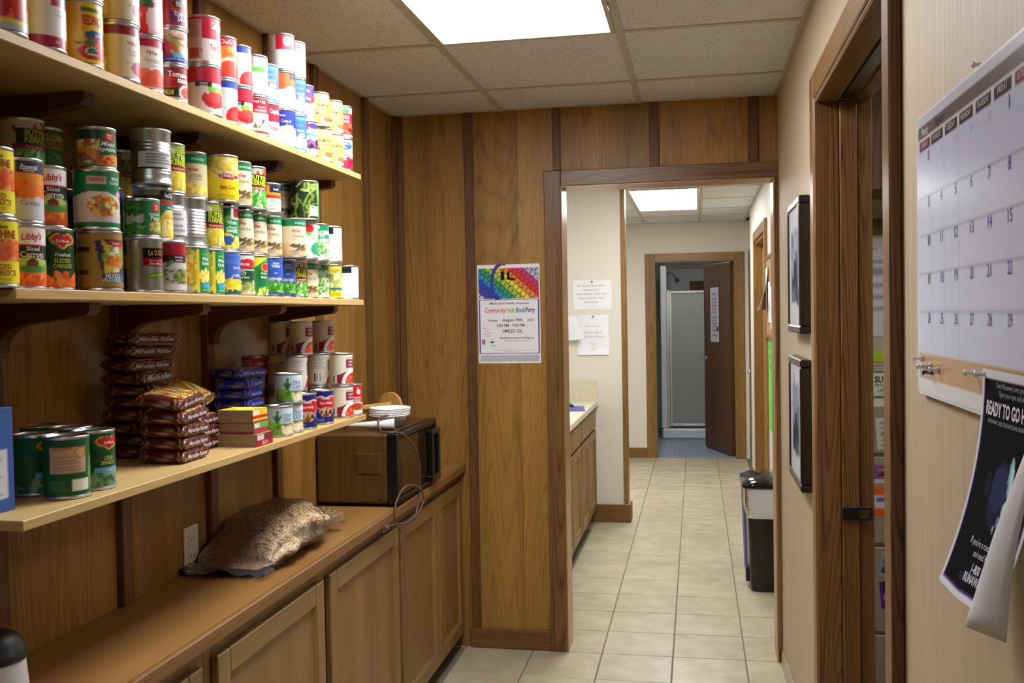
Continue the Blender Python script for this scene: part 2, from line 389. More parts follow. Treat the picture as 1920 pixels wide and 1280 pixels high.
wl = struct('wall_left', MB().box(XL-.12, XL-.006, YB, YP+PT, 0, H), M_panel)
bys = [-1.1, -.68, -.26, .16, .58, 1.00, 1.42, 1.63, 2.05, 2.47, 2.90, 3.28, 3.82]
prev = YB
for y in bys + [YP]:
    if y - prev > .05: obj('wall_panel', MB().box(XL-.006, XL, prev, y, 0.0, H), M_panel, wl)
    prev = y
for y in bys[5:]: obj('batten', MB().box(XL, XL+.019, y-.02, y+.02, .83, H-.001, c=.002), M_batten, wl)
obj('corner_trim', MB().box(XL, XL+.02, YP-.035, YP-.002, 0, H-.001, c=.002), M_batten, wl)

wb = struct('wall_back', MB().box(XL, OX0, YP+.006, YP+PT, 0, H).box(OX0, OX1, YP+.006, YP+PT, OZ, H).box(OX1, XR+.12, YP+.006, YP+PT, 0, H), M_panel)
pbs = [-.99, -.595, -.170, .243]
edges = [XL] + pbs + [XR]
for i in range(len(edges)-1):
    x0, x1 = edges[i], edges[i+1]; z0 = 0 if x1 <= OX0 + .05 else OZ
    if i == 1: x1 = OX0
    if i == 2: x0 = OX0
    # each panel is a sheet of wider and narrower boards, laid with hairline joints
    cuts = [x0, x0 + (x1-x0)*(.42 + .11*(i % 2)), x1]
    for q in range(2): obj('wall_panel', MB().box(cuts[q]+.0004, cuts[q+1]-.0004, YP, YP+.006, z0, H), M_panel, wb)
for x, z0 in zip(pbs, (.088, OZ+.07, OZ+.068, OZ+.068)):
    if x == -.595: continue
    obj('batten', MB().box(x-.02, x+.02, YP-.013, YP, z0, H-.001, c=.002), M_batten, wb)
obj('batten', MB().box(-.612, -.577, YP-.013, YP, OZ+.07, H-.001, c=.002), M_batten, wb)
obj('corner_trim', MB().box(XL+.02, XL+.045, YP-.018, YP, 0, H-.001, c=.002), M_batten, wb)
struct('baseboard_back', MB().box(-1.02, -.652, YP-.013, YP, 0, .088, c=.002), M_base)

t1 = struct('trim_1', MB().box(-.652, OX0, YP-.022, YP, 0, OZ+.068, c=.003), M_trim)
obj('head_casing', MB().box(OX0+.0005, XR, YP-.022, YP, OZ, OZ+.068, c=.003), M_trim_x, t1)
obj('side_casing', MB().box(OX1, XR, YP-.020, YP, .055, OZ, c=.002), M_trim, t1)
obj('jamb', MB().box(OX0-.004, OX0+.004, YP-.018, YP+PT+.01, 0, OZ), M_jamb, t1)
obj('jamb', MB().box(OX1-.006, OX1+.002, YP-.018, YP+PT+.01, 0, OZ), M_jamb, t1)
obj('jamb_head', MB().box(OX0+.004, OX1-.006, YP-.018, YP+PT+.01, OZ-.004, OZ+.004), M_jamb_x, t1)

DY0, DY1, DZ = 1.79, 2.80, 2.082                        # the side doorway in the right wall
wr = struct('wall_right', MB().box(XR, XR+.129, YB, DY0, 0, H).box(XR, XR+.129, DY1, YP, 0, H).box(XR, XR+.129, DY0, DY1, DZ+.01, H), M_wallpaper)
t2 = struct('trim_2', MB().box(XR-.022, XR, DY1, DY1+.075, 0, DZ+.07, c=.004), M_trim)
obj('side_casing', MB().box(XR-.022, XR, DY0-.062, DY0, 0, DZ+.07, c=.003), M_trim, t2)
obj('head_casing', MB().box(XR-.022, XR, DY0+.0005, DY1-.0005, DZ, DZ+.07, c=.003), M_trim_y, t2)
obj('jamb', MB().box(XR-.018, XR+.046, DY1-.006, DY1+.003, 0, DZ, c=.002), M_trim, t2)
obj('jamb', MB().box(XR+.095, XR+.133, DY1-.006, DY1+.003, 0, DZ, c=.002), M_trim, t2)
obj('jamb', MB().box(XR-.018, XR+.133, DY0-.002, DY0+.006, 0, DZ, c=.002), M_trim, t2)
obj('jamb_head', MB().box(XR-.018, XR+.046, DY0, DY1-.006, DZ-.012, DZ, c=.004), M_trim_y, t2)
obj('jamb_head', MB().box(XR+.095, XR+.133, DY0, DY1-.006, DZ-.012, DZ, c=.004), M_trim_y, t2)
obj('sliding_track', MB().box(XR+.055, XR+.085, DY0+.01, DY1-.01, DZ-.006, DZ+.009), plain('track_metal', '#8f8d84', .35, 1.0), t2, label='metal track in the head of the side doorway')
d1 = struct('door_1', MB().box(XR+.0475, XR+.0935, DY1-.014, DY1+.06, .01, DZ-.012, c=.003), M_trim)
la = MB(); lz = .935; ly = DY1-.0215
la.box(XR+.047, XR+.088, ly, ly+.008, lz-.019, lz+.019, c=.003); la.box(XR+.088, XR+.126, ly, ly+.007, lz+.009, lz+.019, c=.002); la.box(XR+.088, XR+.126, ly, ly+.007, lz-.019, lz-.009, c=.002); la.box(XR+.117, XR+.127, ly, ly+.007, lz-.0092, lz+.0092, c=.002)
obj('latch', la, M_black, d1, label='black slotted latch plate')

vb = MB(); pts = [(YP-.03, .0), (YP-.03, .058), (3.9, .085), (3.6, .11), (3.2, .118), (2.9, .12), (2.9, 0)]
vb.prism(pts, 'x', XR-.007, XR-.0005)
struct('baseboard_right', vb, mottled('translucent_vinyl_base', '#9c8b70', '#b3a288', 30, rough=.3, bump=.15))

# behind the camera
struct('wall_front', MB().box(XL-.1, XR+.13, YB-.12, YB, 0, H), M_panel)

# ------------------------------------------------------------------ the hall beyond the opening
struct('wall_hall_left', MB().box(XHL-.1, XHL, YP+PT, YE+.1, 0, H), M_hallwall)
SY = 6.9
st = struct('wall_stub', MB().box(XHL, -.525, SY, SY+.12, 0, H), M_hallwall)
obj('corner_post', MB().box(-.525, -.492, SY-.006, SY+.126, .13, H-.001, c=.003), M_trim_h, st)
struct('baseboard_stub', MB().box(-.752, -.478, SY-.018, SY, 0, .128, c=.003).box(-.49, -.474, SY, SY+.14, 0, .128, c=.003), M_base)
HRY = 8.95
hr = struct('wall_hall_right', MB().box(XH, XH+.10, YP+PT, 6.88, 0, H).box(XH, XH+.10, 8.10, HRY, 0, H).box(XH, XH+.10, 6.88, 8.10, 2.06, H).box(XH+.055, XH+.16, HRY, YE+.1, 0, H), M_hallwall)
t3 = struct('trim_3', MB().box(XH-.02, XH, 8.08, 8.17, 0, 2.13, c=.003), M_trim_h)
obj('side_casing', MB().box(XH-.02, XH, 6.80, 6.89, 0, 2.13, c=.003), M_trim_h, t3)
obj('head_casing', MB().box(XH-.02, XH, 6.89, 8.08, 2.05, 2.13, c=.003), M_trim_y, t3)
obj('jamb', MB().box(XH-.005, XH+.10, 8.06, 8.085, 0, 2.05), M_trim_h, t3)
obj('jamb_head', MB().box(XH-.005, XH+.10, 6.89, 8.06, 2.03, 2.055), M_trim_y, t3)
struct('door_2', MB().box(XH+.05, XH+.09, 6.89, 8.06, 0.01, 2.03), M_trim_h)
struct('baseboard_hall', MB().box(XH-.014, XH, 8.175, HRY+.015, 0, .1, c=.003).box(XH-.014, XH+.055, HRY, HRY+.014, 0, .1, c=.003), M_base)
# second door near the end, with a knob
t4 = struct('trim_4', MB().box(XH+.033, XH+.0548, 9.05, 9.16, 0, 2.10, c=.003), M_trim_h)
obj('side_casing', MB().box(XH+.033, XH+.0548, 9.86, 9.95, 0, 2.10, c=.003), M_trim_h, t4)
obj('head_casing', MB().box(XH+.033, XH+.0548, 9.161, 9.859, 2.02, 2.10, c=.003), M_trim_y, t4)
d3 = struct('door_3', MB().box(XH+.040, XH+.0549, 9.165, 9.855, .01, 2.02), M_trim_h)
kn = MB(); kn.lathe([(.001, .055), (.018, .052), (.026, .04), (.022, .026), (.011, .018), (.011, .006), (.028, .004), (.028, 0), (.001, 0)], 20)
obj('door_knob', kn, M_chrome, d3, (XH+.040, 9.26, .93), (0, -PI/2, 0))
# end wall with the bathroom door
EX0, EX1, EZ = -.418, .386, 2.012
we = struct('wall_end', MB().box(XHL, EX0, YE, YE+.12, 0, H).box(EX1, XH+.1, YE, YE+.12, 0, H).box(EX0, EX1, YE, YE+.12, EZ, H), M_hallwall)
t5 = struct('trim_5', MB().box(EX0-.095, EX0, YE-.018, YE, 0, EZ+.08, c=.003), M_trim_h)
obj('side_casing', MB().box(EX1, EX1+.09, YE-.018, YE, 0, EZ+.08, c=.003), M_trim_h, t5)
obj('head_casing', MB().box(EX0+.0005, EX1-.0005, YE-.018, YE, EZ, EZ+.08, c=.003), M_trim_hx, t5)
obj('jamb', MB().box(EX0-.004, EX0+.008, YE-.01, YE+.13, 0, EZ), M_trim_h, t5)
obj('jamb', MB().box(EX1-.008, EX1+.004, YE-.01, YE+.13, 0, EZ), M_trim_h, t5)
obj('jamb_head', MB().box(EX0+.008, EX1-.008, YE-.01, YE+.13, EZ-.008, EZ+.004), M_trim_hx, t5)
struct('baseboard_end', MB().box(XHL, EX0-.0955, YE-.014, YE, 0, .105, c=.003), M_base)

# bathroom
M_bath = plain('bathroom_paint', '#c9c8bd', .7)
BY = 12.6
struct('wall_bath_left', MB().box(-.75, -.65, YE+.12, BY, 0, H), M_bath)
struct('wall_bath_right', MB().box(.62, .72, YE+.12, BY, 0, H), M_bath)
struct('wall_bath_back', MB().box(-.75, .72, BY, BY+.1, 0, H), M_bath)
struct('ceiling_bath', MB().box(-.75, .72, YE+.12, BY, H, H+.05), M_bath)
bf = struct('floor_bath', MB().box(-.65, .62, YE+.06, BY, -.05, -.003), plain('bath_grout', '#8c97a0', .8))
ms = MB()
for i in range(25):
    for j in range(33):
        x, y = -.645 + .0505*i, YE + .065 + .0505*j
        ms.box(x, x+.046, y, y+.046, -.004, 0)
mo = obj('mosaic_tiling', ms, M_mosaic, bf); mo['kind'] = 'stuff'
struct('baseboard_bath', MB().box(-.65, -.638, YE+.12, 11.46, 0, .1), M_white)
d4 = struct('door_4', MB().box(-.76, 0, -.035, 0, .012, EZ-.012, c=.002), wood('dark_door_veneer', '#35200f', '#4d301a', '#5e3d22', 'z', rough=.35, arch=7, figure=.4, wide=1.6))
d4.location = (EX1-.012, YE+.135, 0); d4.rotation_euler = (0, 0, -math.radians(70))
hd = MB(); hd.lathe([(.001, .0), (.028, 0), (.028, .008), (.012, .012), (.012, .05), (.001, .05)], 16); hd.tube([(0, 0, .045), (.02, 0, .048), (.11, .0, .046)], .009, 8)
obj('door_lever', hd, M_chrome, d4, (-.70, -.035, .985), (PI/2, 0, 0)); obj('door_lever', hd, M_chrome, d4, (-.70, 0, .985), (-PI/2, 0, 0))
obj('door_hinge', MB().box(-.03, .0, -.042, -.0355, 1.70, 1.80), M_brass, d4)
# side room
SX = XR + .129
struct('wall_side_back', MB().box(SX, 3.0, 4.15, 4.25, 0, H), M_plaster)
struct('wall_side_right', MB().box(2.9, 3.0, .6, 4.15, 0, H), M_plaster)
struct('wall_side_front', MB().box(SX, 3.0, .5, .6, 0, H), M_plaster)
struct('ceiling_side', MB().box(SX, 3.0, .6, 4.15, H, H+.05), plain('side_ceiling_white', '#cfcabc', .8))
# ------------------------------------------------------------------ can labels
def A(base): return Art(base, LW, LH, _S)
GREENS = ['#3f8f2e', '#57a63a', '#2f7426', '#79b955', '#245c1f']
BEANB = ['#48a33a', '#6bbd4c', '#37862f', '#8fcf6e']
CORN = ['#f2cf3a', '#f7dd63', '#e0b224', '#fbe88e']
CARR = ['#e8641e', '#f07f2c', '#d44f16', '#f59a4a']
TOM = ['#d22a22', '#e6483a', '#b81c1c', '#ef6a55']
MIX = ['#e88a2c', '#6fae3f', '#f2d24a', '#d8502a', '#f3e5b0', '#c77030']
BROWNS = ['#7a5a2c', '#94713c', '#5f4520', '#b08a50']
def d_sunshine_carrots():
    a = A('#d9551c'); a.blobs(-1, .36, 2, .72, CARR, 150, .10, .06, 3); a.band(0, .36, '#f0e21e'); a.band(.70, 1, '#f2e426')
    a.text('Allens', .62, .88, .07, '#20301c', shear=.3).text('SUNSHINE', .60, .73, .13, '#a02a14', bold=.03, wmax=1.5)
    a.text('SLICED', .62, .235, .08, '#a8401a', wmax=1.2).text('CARROTS', .62, .13, .09, '#a8401a', wmax=1.35); a.text('NET WT 15 OZ', .6, .05, .035, '#5a5a20', bold=0); return a
def d_sunshine_green():
    a = A('#36602a'); a.blobs(-1, 0, 2, .55, GREENS, 160, .13, .035, 3); a.band(.62, .9, '#b9a326'); a.band(.9, 1, '#40302a')
    a.text('Allens', .62, .82, .07, '#20301c', shear=.3).text('SUNSHINE', .62, .65, .13, '#7a2a14', bold=.03, wmax=1.5); return a
def d_barn_carrots():
    a = A('#20262a'); a.band(0, .30, '#df5a22'); a.blobs(-1, 0, 2, .30, CARR, 90, .12, .05, 4); a.ell(.62, .36, .42, .11, '#7fb24c'); a.ell(.62, .42, .34, .07, '#b9cf6a'); a.ell(.65, .28, .30, .06, '#4f8f36')
    a.rect(.52, .33, .76, .42, '#7c2a24'); a.tri((.50, .41), (.78, .41), (.64, .49), '#5c1f1c'); a.rect(.30, .72, .98, 1, '#efe9ec'); a.rect(.30, .695, .98, .72, '#b0183a')
    a.text("Libby's", .64, .79, .12, '#c0143c', shear=.25, wmax=.95, rot=.06).text('Sliced', .66, .60, .075, '#e8e4dc').text('Carrots', .66, .49, .10, '#eee9e0', wmax=1.1); return a
def d_orange_carrots():
    a = A('#e8961e'); a.rect(-1, .55, .6, 1, '#e5831c'); a.band(0, .46, '#cfd0dc'); a.rect(-1, 0, .12, .46, '#b9b64a'); a.blobs(.1, .42, 1, .60, CARR, 16, .12, .08, 5); a.ell(.68, .50, .22, .12, '#ee7d26'); a.rect(.44, .80, 1.1, 1, '#2a2f55')
    a.ell(.1, .52, .14, .07, '#3d6fb8'); a.text('Essential', .70, .86, .085, '#f4f4f8', shear=.3, wmax=.8).text('EVERYDAY', .70, .82, .03, '#f4f4f8').text('Carrots', .72, .25, .085, '#5c5a6c', bold=0, wmax=.85); return a
def d_heart_carrots():
    a = A('#1f4a26'); a.tri((-.02, 1), (.46, 1), (.26, .80), '#c8c23a'); a.band(0, .10, '#d86a1c'); a.blobs(-1, 0, 2, .2, CARR, 50, .12, .06, 6); a.rect(-1, 0, .22, .34, '#e0711e'); a.rect(-1, .34, -.02, .8, '#7a2a1c'); a.rect(.30, .28, 1.2, .66, '#173d20')
    heart(a, .68, .82, .26, .15, '#e8c63a'); heart(a, .68, .825, .22, .125, '#c8202c')
    a.text('Del Monte', .69, .80, .055, '#f6f0e8', wmax=.65).text('Freshcut', .68, .55, .065, '#f0ece4', shear=.3, wmax=.8).text('SLICED', .68, .44, .075, '#b9c84a', wmax=.8).text('CARROTS', .68, .34, .075, '#b9c84a', wmax=.9); return a
def heart(a, cs, ct, rs, rt_, col):
    a.ell(cs - rs*.45, ct + rt_*.25, rs*.6, rt_*.65, col); a.ell(cs + rs*.45, ct + rt_*.25, rs*.6, rt_*.65, col); a.tri((cs - rs*.98, ct + rt_*.1), (cs + rs*.98, ct + rt_*.1), (cs, ct - rt_*1.0), col); return a
def d_brown_mixed():
    a = A('#a5813f'); a.rect(-1, .66, .28, .76, '#3a2a1c'); a.rect(-1, .24, .22, .33, '#5e2f1c'); a.rect(.28, .33, .50, .34, '#8c6a30')
    a.tri((.36, .86), (1.3, .90), (.56, .10), '#2c3c34'); a.rect(.56, .10, 1.5, .90, '#2c3f38'); a.tri((.36, .86), (.58, .86), (.54, .4), '#33306a'); a.blobs(.55, .30, 1.0, .8, MIX + ['#f3ead8', '#e9c93c'], 36, .09, .06, 7)
    a.ell(.62, .72, .05, .16, '#e6bf2e', .5); a.ell(.82, .82, .20, .05, '#a81f2c'); a.rect(.56, .11, 1.4, .27, '#35618c'); a.band(0, .04, '#8c6f3a')
    a.text('MIXED', .76, .185, .075, '#e9eef2', wmax=.75).text('VEGETABLES', .74, .115, .065, '#e9eef2', wmax=.95).text('Clover', .83, .80, .045, '#f2e8dc', wmax=.5); return a
def d_green_mixed():
    a = A('#0f7a4a'); a.ell(.45, .34, .62, .31, '#e7ddd8'); a.rect(-.4, .16, 1.3, .42, '#dfd6d2'); a.ell(.5, .12, .6, .10, '#d3cbd0'); a.ell(.58, .38, .36, .20, '#d69a4e'); a.blobs(.26, .22, .92, .55, MIX, 70, .07, .045, 8, mask=a.inell(.58, .38, .36, .2)); a.band(0, .085, '#12764a'); a.rect(-1, .0, -.05, 1, '#0d6b42')
    a.rect(.22, .77, .66, .93, '#e6d6cf'); a.rect(.25, .795, .63, .91, '#c9a49a'); a.text("NANCY'S", .44, .83, .06, '#b02626', wmax=.6).text('MIXED', .86, .86, .06, '#e3eee4', wmax=.5).text('VEGETABLES', .84, .78, .055, '#e3eee4', wmax=.62); a.ell(.95, .60, .08, .06, '#d8a8a0'); return a
def d_mixed_small():
    a = A('#123c2a'); a.rect(-1, 0, .55, .75, '#8a7048'); a.blobs(-.2, 0, 1.1, .72, MIX + ['#d8c8b8'], 80, .12, .09, 9); a.rect(-1, .74, .52, 1, '#1c3a2c'); a.rect(.55, .30, 1.2, 1, '#0f6b40'); a.blobs(.6, .0, 1.1, .3, TOM + MIX, 24, .08, .06, 3)
    a.ell(.80, .82, .16, .13, '#b8242c'); a.text('Shur', .80, .84, .07, '#f4eee8', shear=.2, wmax=.34).text('Fine', .80, .76, .06, '#f4eee8', shear=.2, wmax=.3).text('Mixed', .78, .56, .13, '#f2f2ee', shear=.2, wmax=.9).text('Vegetables', .74, .42, .12, '#f2f2ee', shear=.2, wmax=1.2); return a
def d_silver_peas():
    a = A('#9b958c'); a.rect(.02, 0, .09, 1, '#4c4a48'); a.rect(.20, .0, .30, 1, '#c9c5b8'); a.rect(.0, .42, .16, .72, '#c9a03a'); a.rect(.26, .2, .34, .82, '#d8c66a'); a.rect(.42, .64, 1.4, .85, '#1c1716'); a.rect(.42, .48, 1.4, .64, '#b01c34'); a.ell(.80, .30, .34, .06, '#6f9a34', .12); a.ell(.84, .30, .22, .025, '#a8c860', .12)
    a.text('Le SUEUR', .82, .70, .11, '#c9a63e', wmax=1.1).text('very young small', .80, .575, .04, '#f0d8d8', bold=0, wmax=1.).text('sweet peas', .82, .505, .065, '#f3e6e6', bold=0, wmax=1.0); return a
def d_early_peas():
    a = A('#12804e'); a.rect(-1, 0, .02, 1, '#d9d4d0'); a.rect(.05, .0, .50, 1, '#2f5a34'); a.rect(.06, .30, .50, .62, '#b8bcae'); a.blobs(.06, .6, .5, 1, GREENS, 30, .1, .08, 3); a.blobs(.06, 0, .5, .3, GREENS, 30, .1, .06, 4); a.ell(.88, .22, .24, .22, '#8a6a3c'); a.blobs(.68, .08, 1.05, .4, ['#b3b04a', '#cdc668', '#8f9038'], 50, .05, .05, 5, mask=a.inell(.88, .22, .21, .19))
    a.ell(.88, .82, .14, .13, '#b8242c'); a.text('Shur', .88, .84, .07, '#f4eee8', shear=.2, wmax=.3).text('Fine', .88, .76, .06, '#f4eee8', shear=.2, wmax=.28).text('Early June', .82, .58, .08, '#eef2e6', shear=.3, wmax=.75).text('Peas', .84, .43, .14, '#f4f4ee', wmax=.7); return a
def d_pantry_peas():
    a = A('#d3d0cc'); a.band(.70, 1, '#a8102a'); a.rect(-1, 0, .02, .7, '#e2dfda'); a.rect(.36, .60, 1.4, .76, '#35121e'); a.blobs(.02, .2, .62, .58, ['#4f7a30', '#6d9a40', '#375c24', '#d8d6d0'], 34, .13, .04, 11); a.ell(.90, .30, .30, .19, '#b8bab4'); a.ell(.90, .30, .25, .16, '#4a5a24'); a.blobs(.68, .16, 1.1, .45, ['#7f8c3c', '#98a450', '#55662a'], 50, .05, .035, 5, mask=a.inell(.90, .30, .25, .16)); a.ell(.6, .08, .35, .06, '#eceae8')
    a.text('market', .80, .69, .05, '#f2ecec', wmax=.6).text('pantry', .80, .625, .05, '#f2ecec', wmax=.6); return a
def d_club_corn():
    a = A('#17774c'); a.rect(-1, 0, .62, 1, '#3c4a44'); a.rect(-1, .9, .7, 1, '#c8c4c0'); a.rect(.62, .80, 1.4, .98, '#101214'); a.rect(.62, .70, 1.4, .78, '#c0182c'); a.ell(.95, .20, .40, .40, '#e9c23a'); a.ell(.95, .16, .30, .32, '#f3e6bc'); a.blobs(.75, 0, 1.2, .4, CORN, 50, .05, .04, 4, mask=a.inell(.95, .16, .26, .28)); a.rect(.6, .38, 1.4, .45, '#e2a93a')
    a.text('Food Club', .86, .85, .10, '#f4f4f4', wmax=.62).text('WHOLE', .88, .62, .035, '#e8f0ea').text('KERNEL', .86, .50, .085, '#f0f4ee', wmax=.6); return a
def d_paper_tag():
    a = A('#d9d6da'); a.lines(.18, .50, .92, .84, '#8b8790', 6); return a
def d_butter_corn():
    a = A('#9fae3c'); a.blobs(-1, 0, 2, .42, CORN, 170, .08, .05, 12); a.ell(.60, .30, .40, .20, '#e8d04a'); a.blobs(.1, .05, 1, .45, CORN, 60, .07, .045, 13); a.rect(-1, .42, .28, 1, '#cdd7b0'); a.ell(.20, .62, .18, .13, '#8a3a78'); a.ell(.14, .68, .10, .08, '#e2dbe6'); a.blobs(0, .75, .5, 1, ['#7fa83c', '#a9c46a', '#e6ead4'], 20, .16, .06, 2)
    a.rect(.44, .54, 1.4, .82, '#23301c'); a.rect(.44, .44, 1.4, .54, '#a81c24'); a.text('BUTTER', .78, .69, .12, '#c3da2e', bold=.04, rot=-.06, wmax=1.1).text('KERNEL', .78, .565, .12, '#c3da2e', bold=.04, rot=-.06, wmax=1.1).text('Whole Kernel Corn', .78, .465, .05, '#f2ece4', wmax=1.); return a
def d_butter_beans():
    a = A('#d9dccb'); a.blobs(-1, 0, 2, .46, BEANB + GREENS[:2], 170, .14, .04, 12); a.blobs(0, .8, 1, 1, ['#7fa83c', '#d8c8c0', '#b8483a'], 16, .14, .06, 2)
    a.rect(.22, .55, 1.4, .84, '#1e2a18'); a.rect(.16, .45, 1.4, .55, '#a81c24'); a.text('BUTTER', .70, .70, .12, '#c3da2e', bold=.04, rot=-.05, wmax=1.25).text('KERNEL', .70, .57, .12, '#c3da2e', bold=.04, rot=-.05, wmax=1.25).text('Cut Green Beans', .68, .47, .055, '#f2ece4', wmax=1.1); return a
def d_green_corn():
    a = A('#1d8a4c'); a.ell(.10, .5, .55, .60, '#e6d66a'); a.blobs(-.2, .1, .52, .85, CORN + ['#a9b850'], 90, .09, .06, 4); a.rect(-1, .74, .25, 1, '#8fae4c'); a.rect(-1, 0, .40, .14, '#cfd3d8'); a.rect(.58, 0, 1.5, 1, '#118a4e'); a.ell(.56, .5, .05, .6, '#f0df3a'); a.ell(.80, .38, .20, .13, '#f3dc86'); a.blobs(.66, .26, .96, .50, CORN, 40, .06, .04, 6); a.rect(.70, .11, 1.0, .22, '#2f9fc8')
    a.text('Green Valley', .82, .86, .06, '#b6d04a', wmax=.62).text('Whole', .82, .74, .085, '#f2f6ee', wmax=.6).text('Kernel', .82, .64, .085, '#f2f6ee', wmax=.6).text('NET WT 15 OZ', .82, .04, .03, '#d8ead8', wmax=.6); return a
def d_cream_golden():
    a = A('#cfc39a'); a.band(.78, 1, '#0f7a48'); a.blobs(.2, .1, .9, .3, CORN, 30, .07, .05, 3); a.rect(-1, 0, .06, .78, '#bdb188'); a.text('NO SALT ADDED', .68, .86, .05, '#cfe4d2', wmax=.8).text('HyVee', .52, .60, .085, '#b83242', wmax=.6).text('GOLDEN', .60, .46, .075, '#7a7050', bold=0, wmax=.8).text('Whole Kernel', .62, .39, .045, '#7a7050', bold=0, wmax=.8); return a
def d_cream_beans():
    a = A('#e6d9b8'); a.band(0, .16, '#d9b888'); a.rect(-1, 0, .30, .36, '#e2c79c'); a.band(.82, 1, '#12834e'); a.blobs(.45, .17, 1.0, .30, ['#6e5a34', '#8a7444', '#55452a', '#a08a50'], 15, .17, .035, 5, rot=.5); a.lines(.42, .06, .70, .16, '#8d8f9c', 3)
    a.text('NO SALT ADDED', .74, .885, .055, '#e2f0e4', wmax=.95).text('HyVee', .56, .66, .09, '#c0314a', wmax=.6).text('Green Beans', .70, .52, .085, '#8a7f66', bold=0, wmax=1.0).text('Cut', .50, .44, .045, '#9a8f76', bold=0); return a
def d_yellow_baby():
    a = A('#f0d51a'); a.ell(.62, .80, .50, .24, '#8f8a80'); a.ell(.64, .80, .44, .22, '#e9d48a'); a.blobs(.25, .68, 1.0, 1, ['#f0cf5a', '#f7e296', '#d9b04a', '#e6c04a'], 34, .20, .035, 9, rot=.8); a.ell(.68, .55, .34, .085, '#f2ece0'); a.ell(.68, .55, .31, .07, '#a82624'); a.band(0, .06, '#d8bd14')
    a.text('DYNASTY', .68, .525, .075, '#f6f0e6', wmax=.85).text('Baby Corn', .68, .25, .09, '#b04a18', wmax=.95).text('NET WT 15 OZ (425g)', .62, .08, .035, '#5a5010', wmax=1.1); return a
def d_sweet_corn():
    a = A('#0f7d46'); a.ell(.80, .42, .52, .42, '#5fb83e'); a.ell(.86, .40, .44, .36, '#168a4c'); a.blobs(0, 0, 1.1, .30, CORN, 60, .08, .05, 6); a.rect(.72, .74, 1.2, 1, '#d8dde0'); a.rect(.80, .78, 1.1, 1, '#c0223a'); a.ell(.62, .22, .20, .10, '#2e58a8'); a.rect(.54, .08, .72, .2, '#2e58a8')
    a.text('Whole', .76, .60, .10, '#f3f5ee', wmax=.75).text('Kernel', .78, .50, .06, '#f3f5ee', wmax=.7).text('Sweet', .76, .40, .12, '#f3f5ee', wmax=.85); return a
def d_blue_corn():
    a = A('#3b63c4'); a.band(.0, .11, '#1b5a66'); a.band(.11, .36, '#e9cf2e'); a.blobs(-1, .11, 2, .36, CORN, 120, .06, .03, 2); a.rect(-1, .6, 1.6, .98, '#4a72cc')
    for k in range(7): a.band(.62 + .05*k, .635 + .05*k, '#3157b4')
    a.text('Great Value', .80, .62, .06, '#eef2fa', wmax=.6).text('CORN', .78, .42, .07, '#eef2fa', wmax=.6); return a
def d_blue_beans():
    a = A('#2f55b4'); a.band(.06, .37, '#3c8a34'); a.blobs(-1, .06, 2, .37, BEANB + GREENS, 160, .15, .03, 2); a.band(0, .07, '#1c3f7a')
    for k in range(7): a.rect(-1, .74 + .035*k, .6, .748 + .035*k, '#5d7fd0')
    a.text('Great', .72, .86, .06, '#eef2fa', wmax=.6).text('Value', .72, .77, .09, '#eef2fa', wmax=.7).text('CUT', .70, .60, .04, '#e8eefa').text('GREEN BEANS', .70, .42, .075, '#f2f5fb', wmax=1.1).text('NET WT 14.5 OZ', .6, .015, .03, '#c8d6f0', wmax=.8); return a
def d_heart_beans():
    a = A('#1c6a3e'); a.band(0, .10, '#d8b890'); a.band(.10, .32, '#8da05c'); a.blobs(-1, .08, 2, .32, ['#a9b87a', '#6f8a44', '#d5d8a8', '#55702f'], 130, .16, .028, 3); a.rect(.05, .86, 1.1, 1, '#d6e4d2'); a.rect(.1, .36, 1.1, .62, '#164a30'); heart(a, .55, .76, .50, .17, '#c8242c'); a.band(.62, .635, '#cfe0cc')
    a.text('Del Monte', .56, .74, .085, '#f6f0e8', wmax=1.1).text('Fresh', .6, .565, .04, '#e8efe4').text('CUT', .60, .49, .07, '#f0f4ec').text('Green Beans', .60, .41, .06, '#e8efe4', wmax=.9); return a
def d_triangle_beans():
    a = A('#1f8a46'); a.tri((0, 1), (1, 1), (.5, .70), '#e8de3c'); a.rect(.30, .05, .58, .62, '#79b85a')
    for k in range(5): a.rect(.30 + .06*k, .04, .325 + .06*k, .64, '#4a9a3c')
    a.rect(-1, .34, .18, .48, '#b83a2c'); a.rect(.62, .25, 1.3, .70, '#12743c'); a.ell(.92, .74, .16, .12, '#e89a2c'); a.ell(.92, .74, .12, .09, '#c8242c'); a.blobs(-.2, 0, 1.1, .16, ['#e6d64a', '#7fb04a', '#f0eebc'], 26, .09, .04, 2); a.text('Green', .84, .55, .06, '#eef4ea', wmax=.5).text('Beans', .84, .45, .06, '#eef4ea', wmax=.5); return a
def d_orange_corn():
    a = A('#eeede9'); a.band(.62, 1, '#eaa028'); a.rect(.56, .72, 1.4, 1, '#262a4a'); a.rect(.42, .48, 1.4, .62, '#d8442c'); a.ell(.16, .50, .17, .12, '#3a9fd0'); a.ell(.80, .34, .24, .10, '#a8d0b0', -.3); a.text('Essential', .80, .80, .09, '#f4f4f8', wmax=.5, shear=.2).text('Corn', .66, .14, .09, '#9a8c90', bold=0).text('Whole Kernel', .72, .04, .05, '#a04a4a', wmax=.7); return a
def d_tomato_white():
    a = A('#efece6'); a.blobs(0, .55, .8, .9, ['#d8463a', '#efb8a8', '#6fae5a', '#f3e2d4'], 26, .16, .08, 5); a.ell(.62, .84, .22, .12, '#c8242c'); a.ell(.30, .64, .16, .06, '#5aa05a'); a.ell(1.0, .24, .30, .22, '#2f9a6a'); a.band(0, .07, '#c9ccd2'); return a
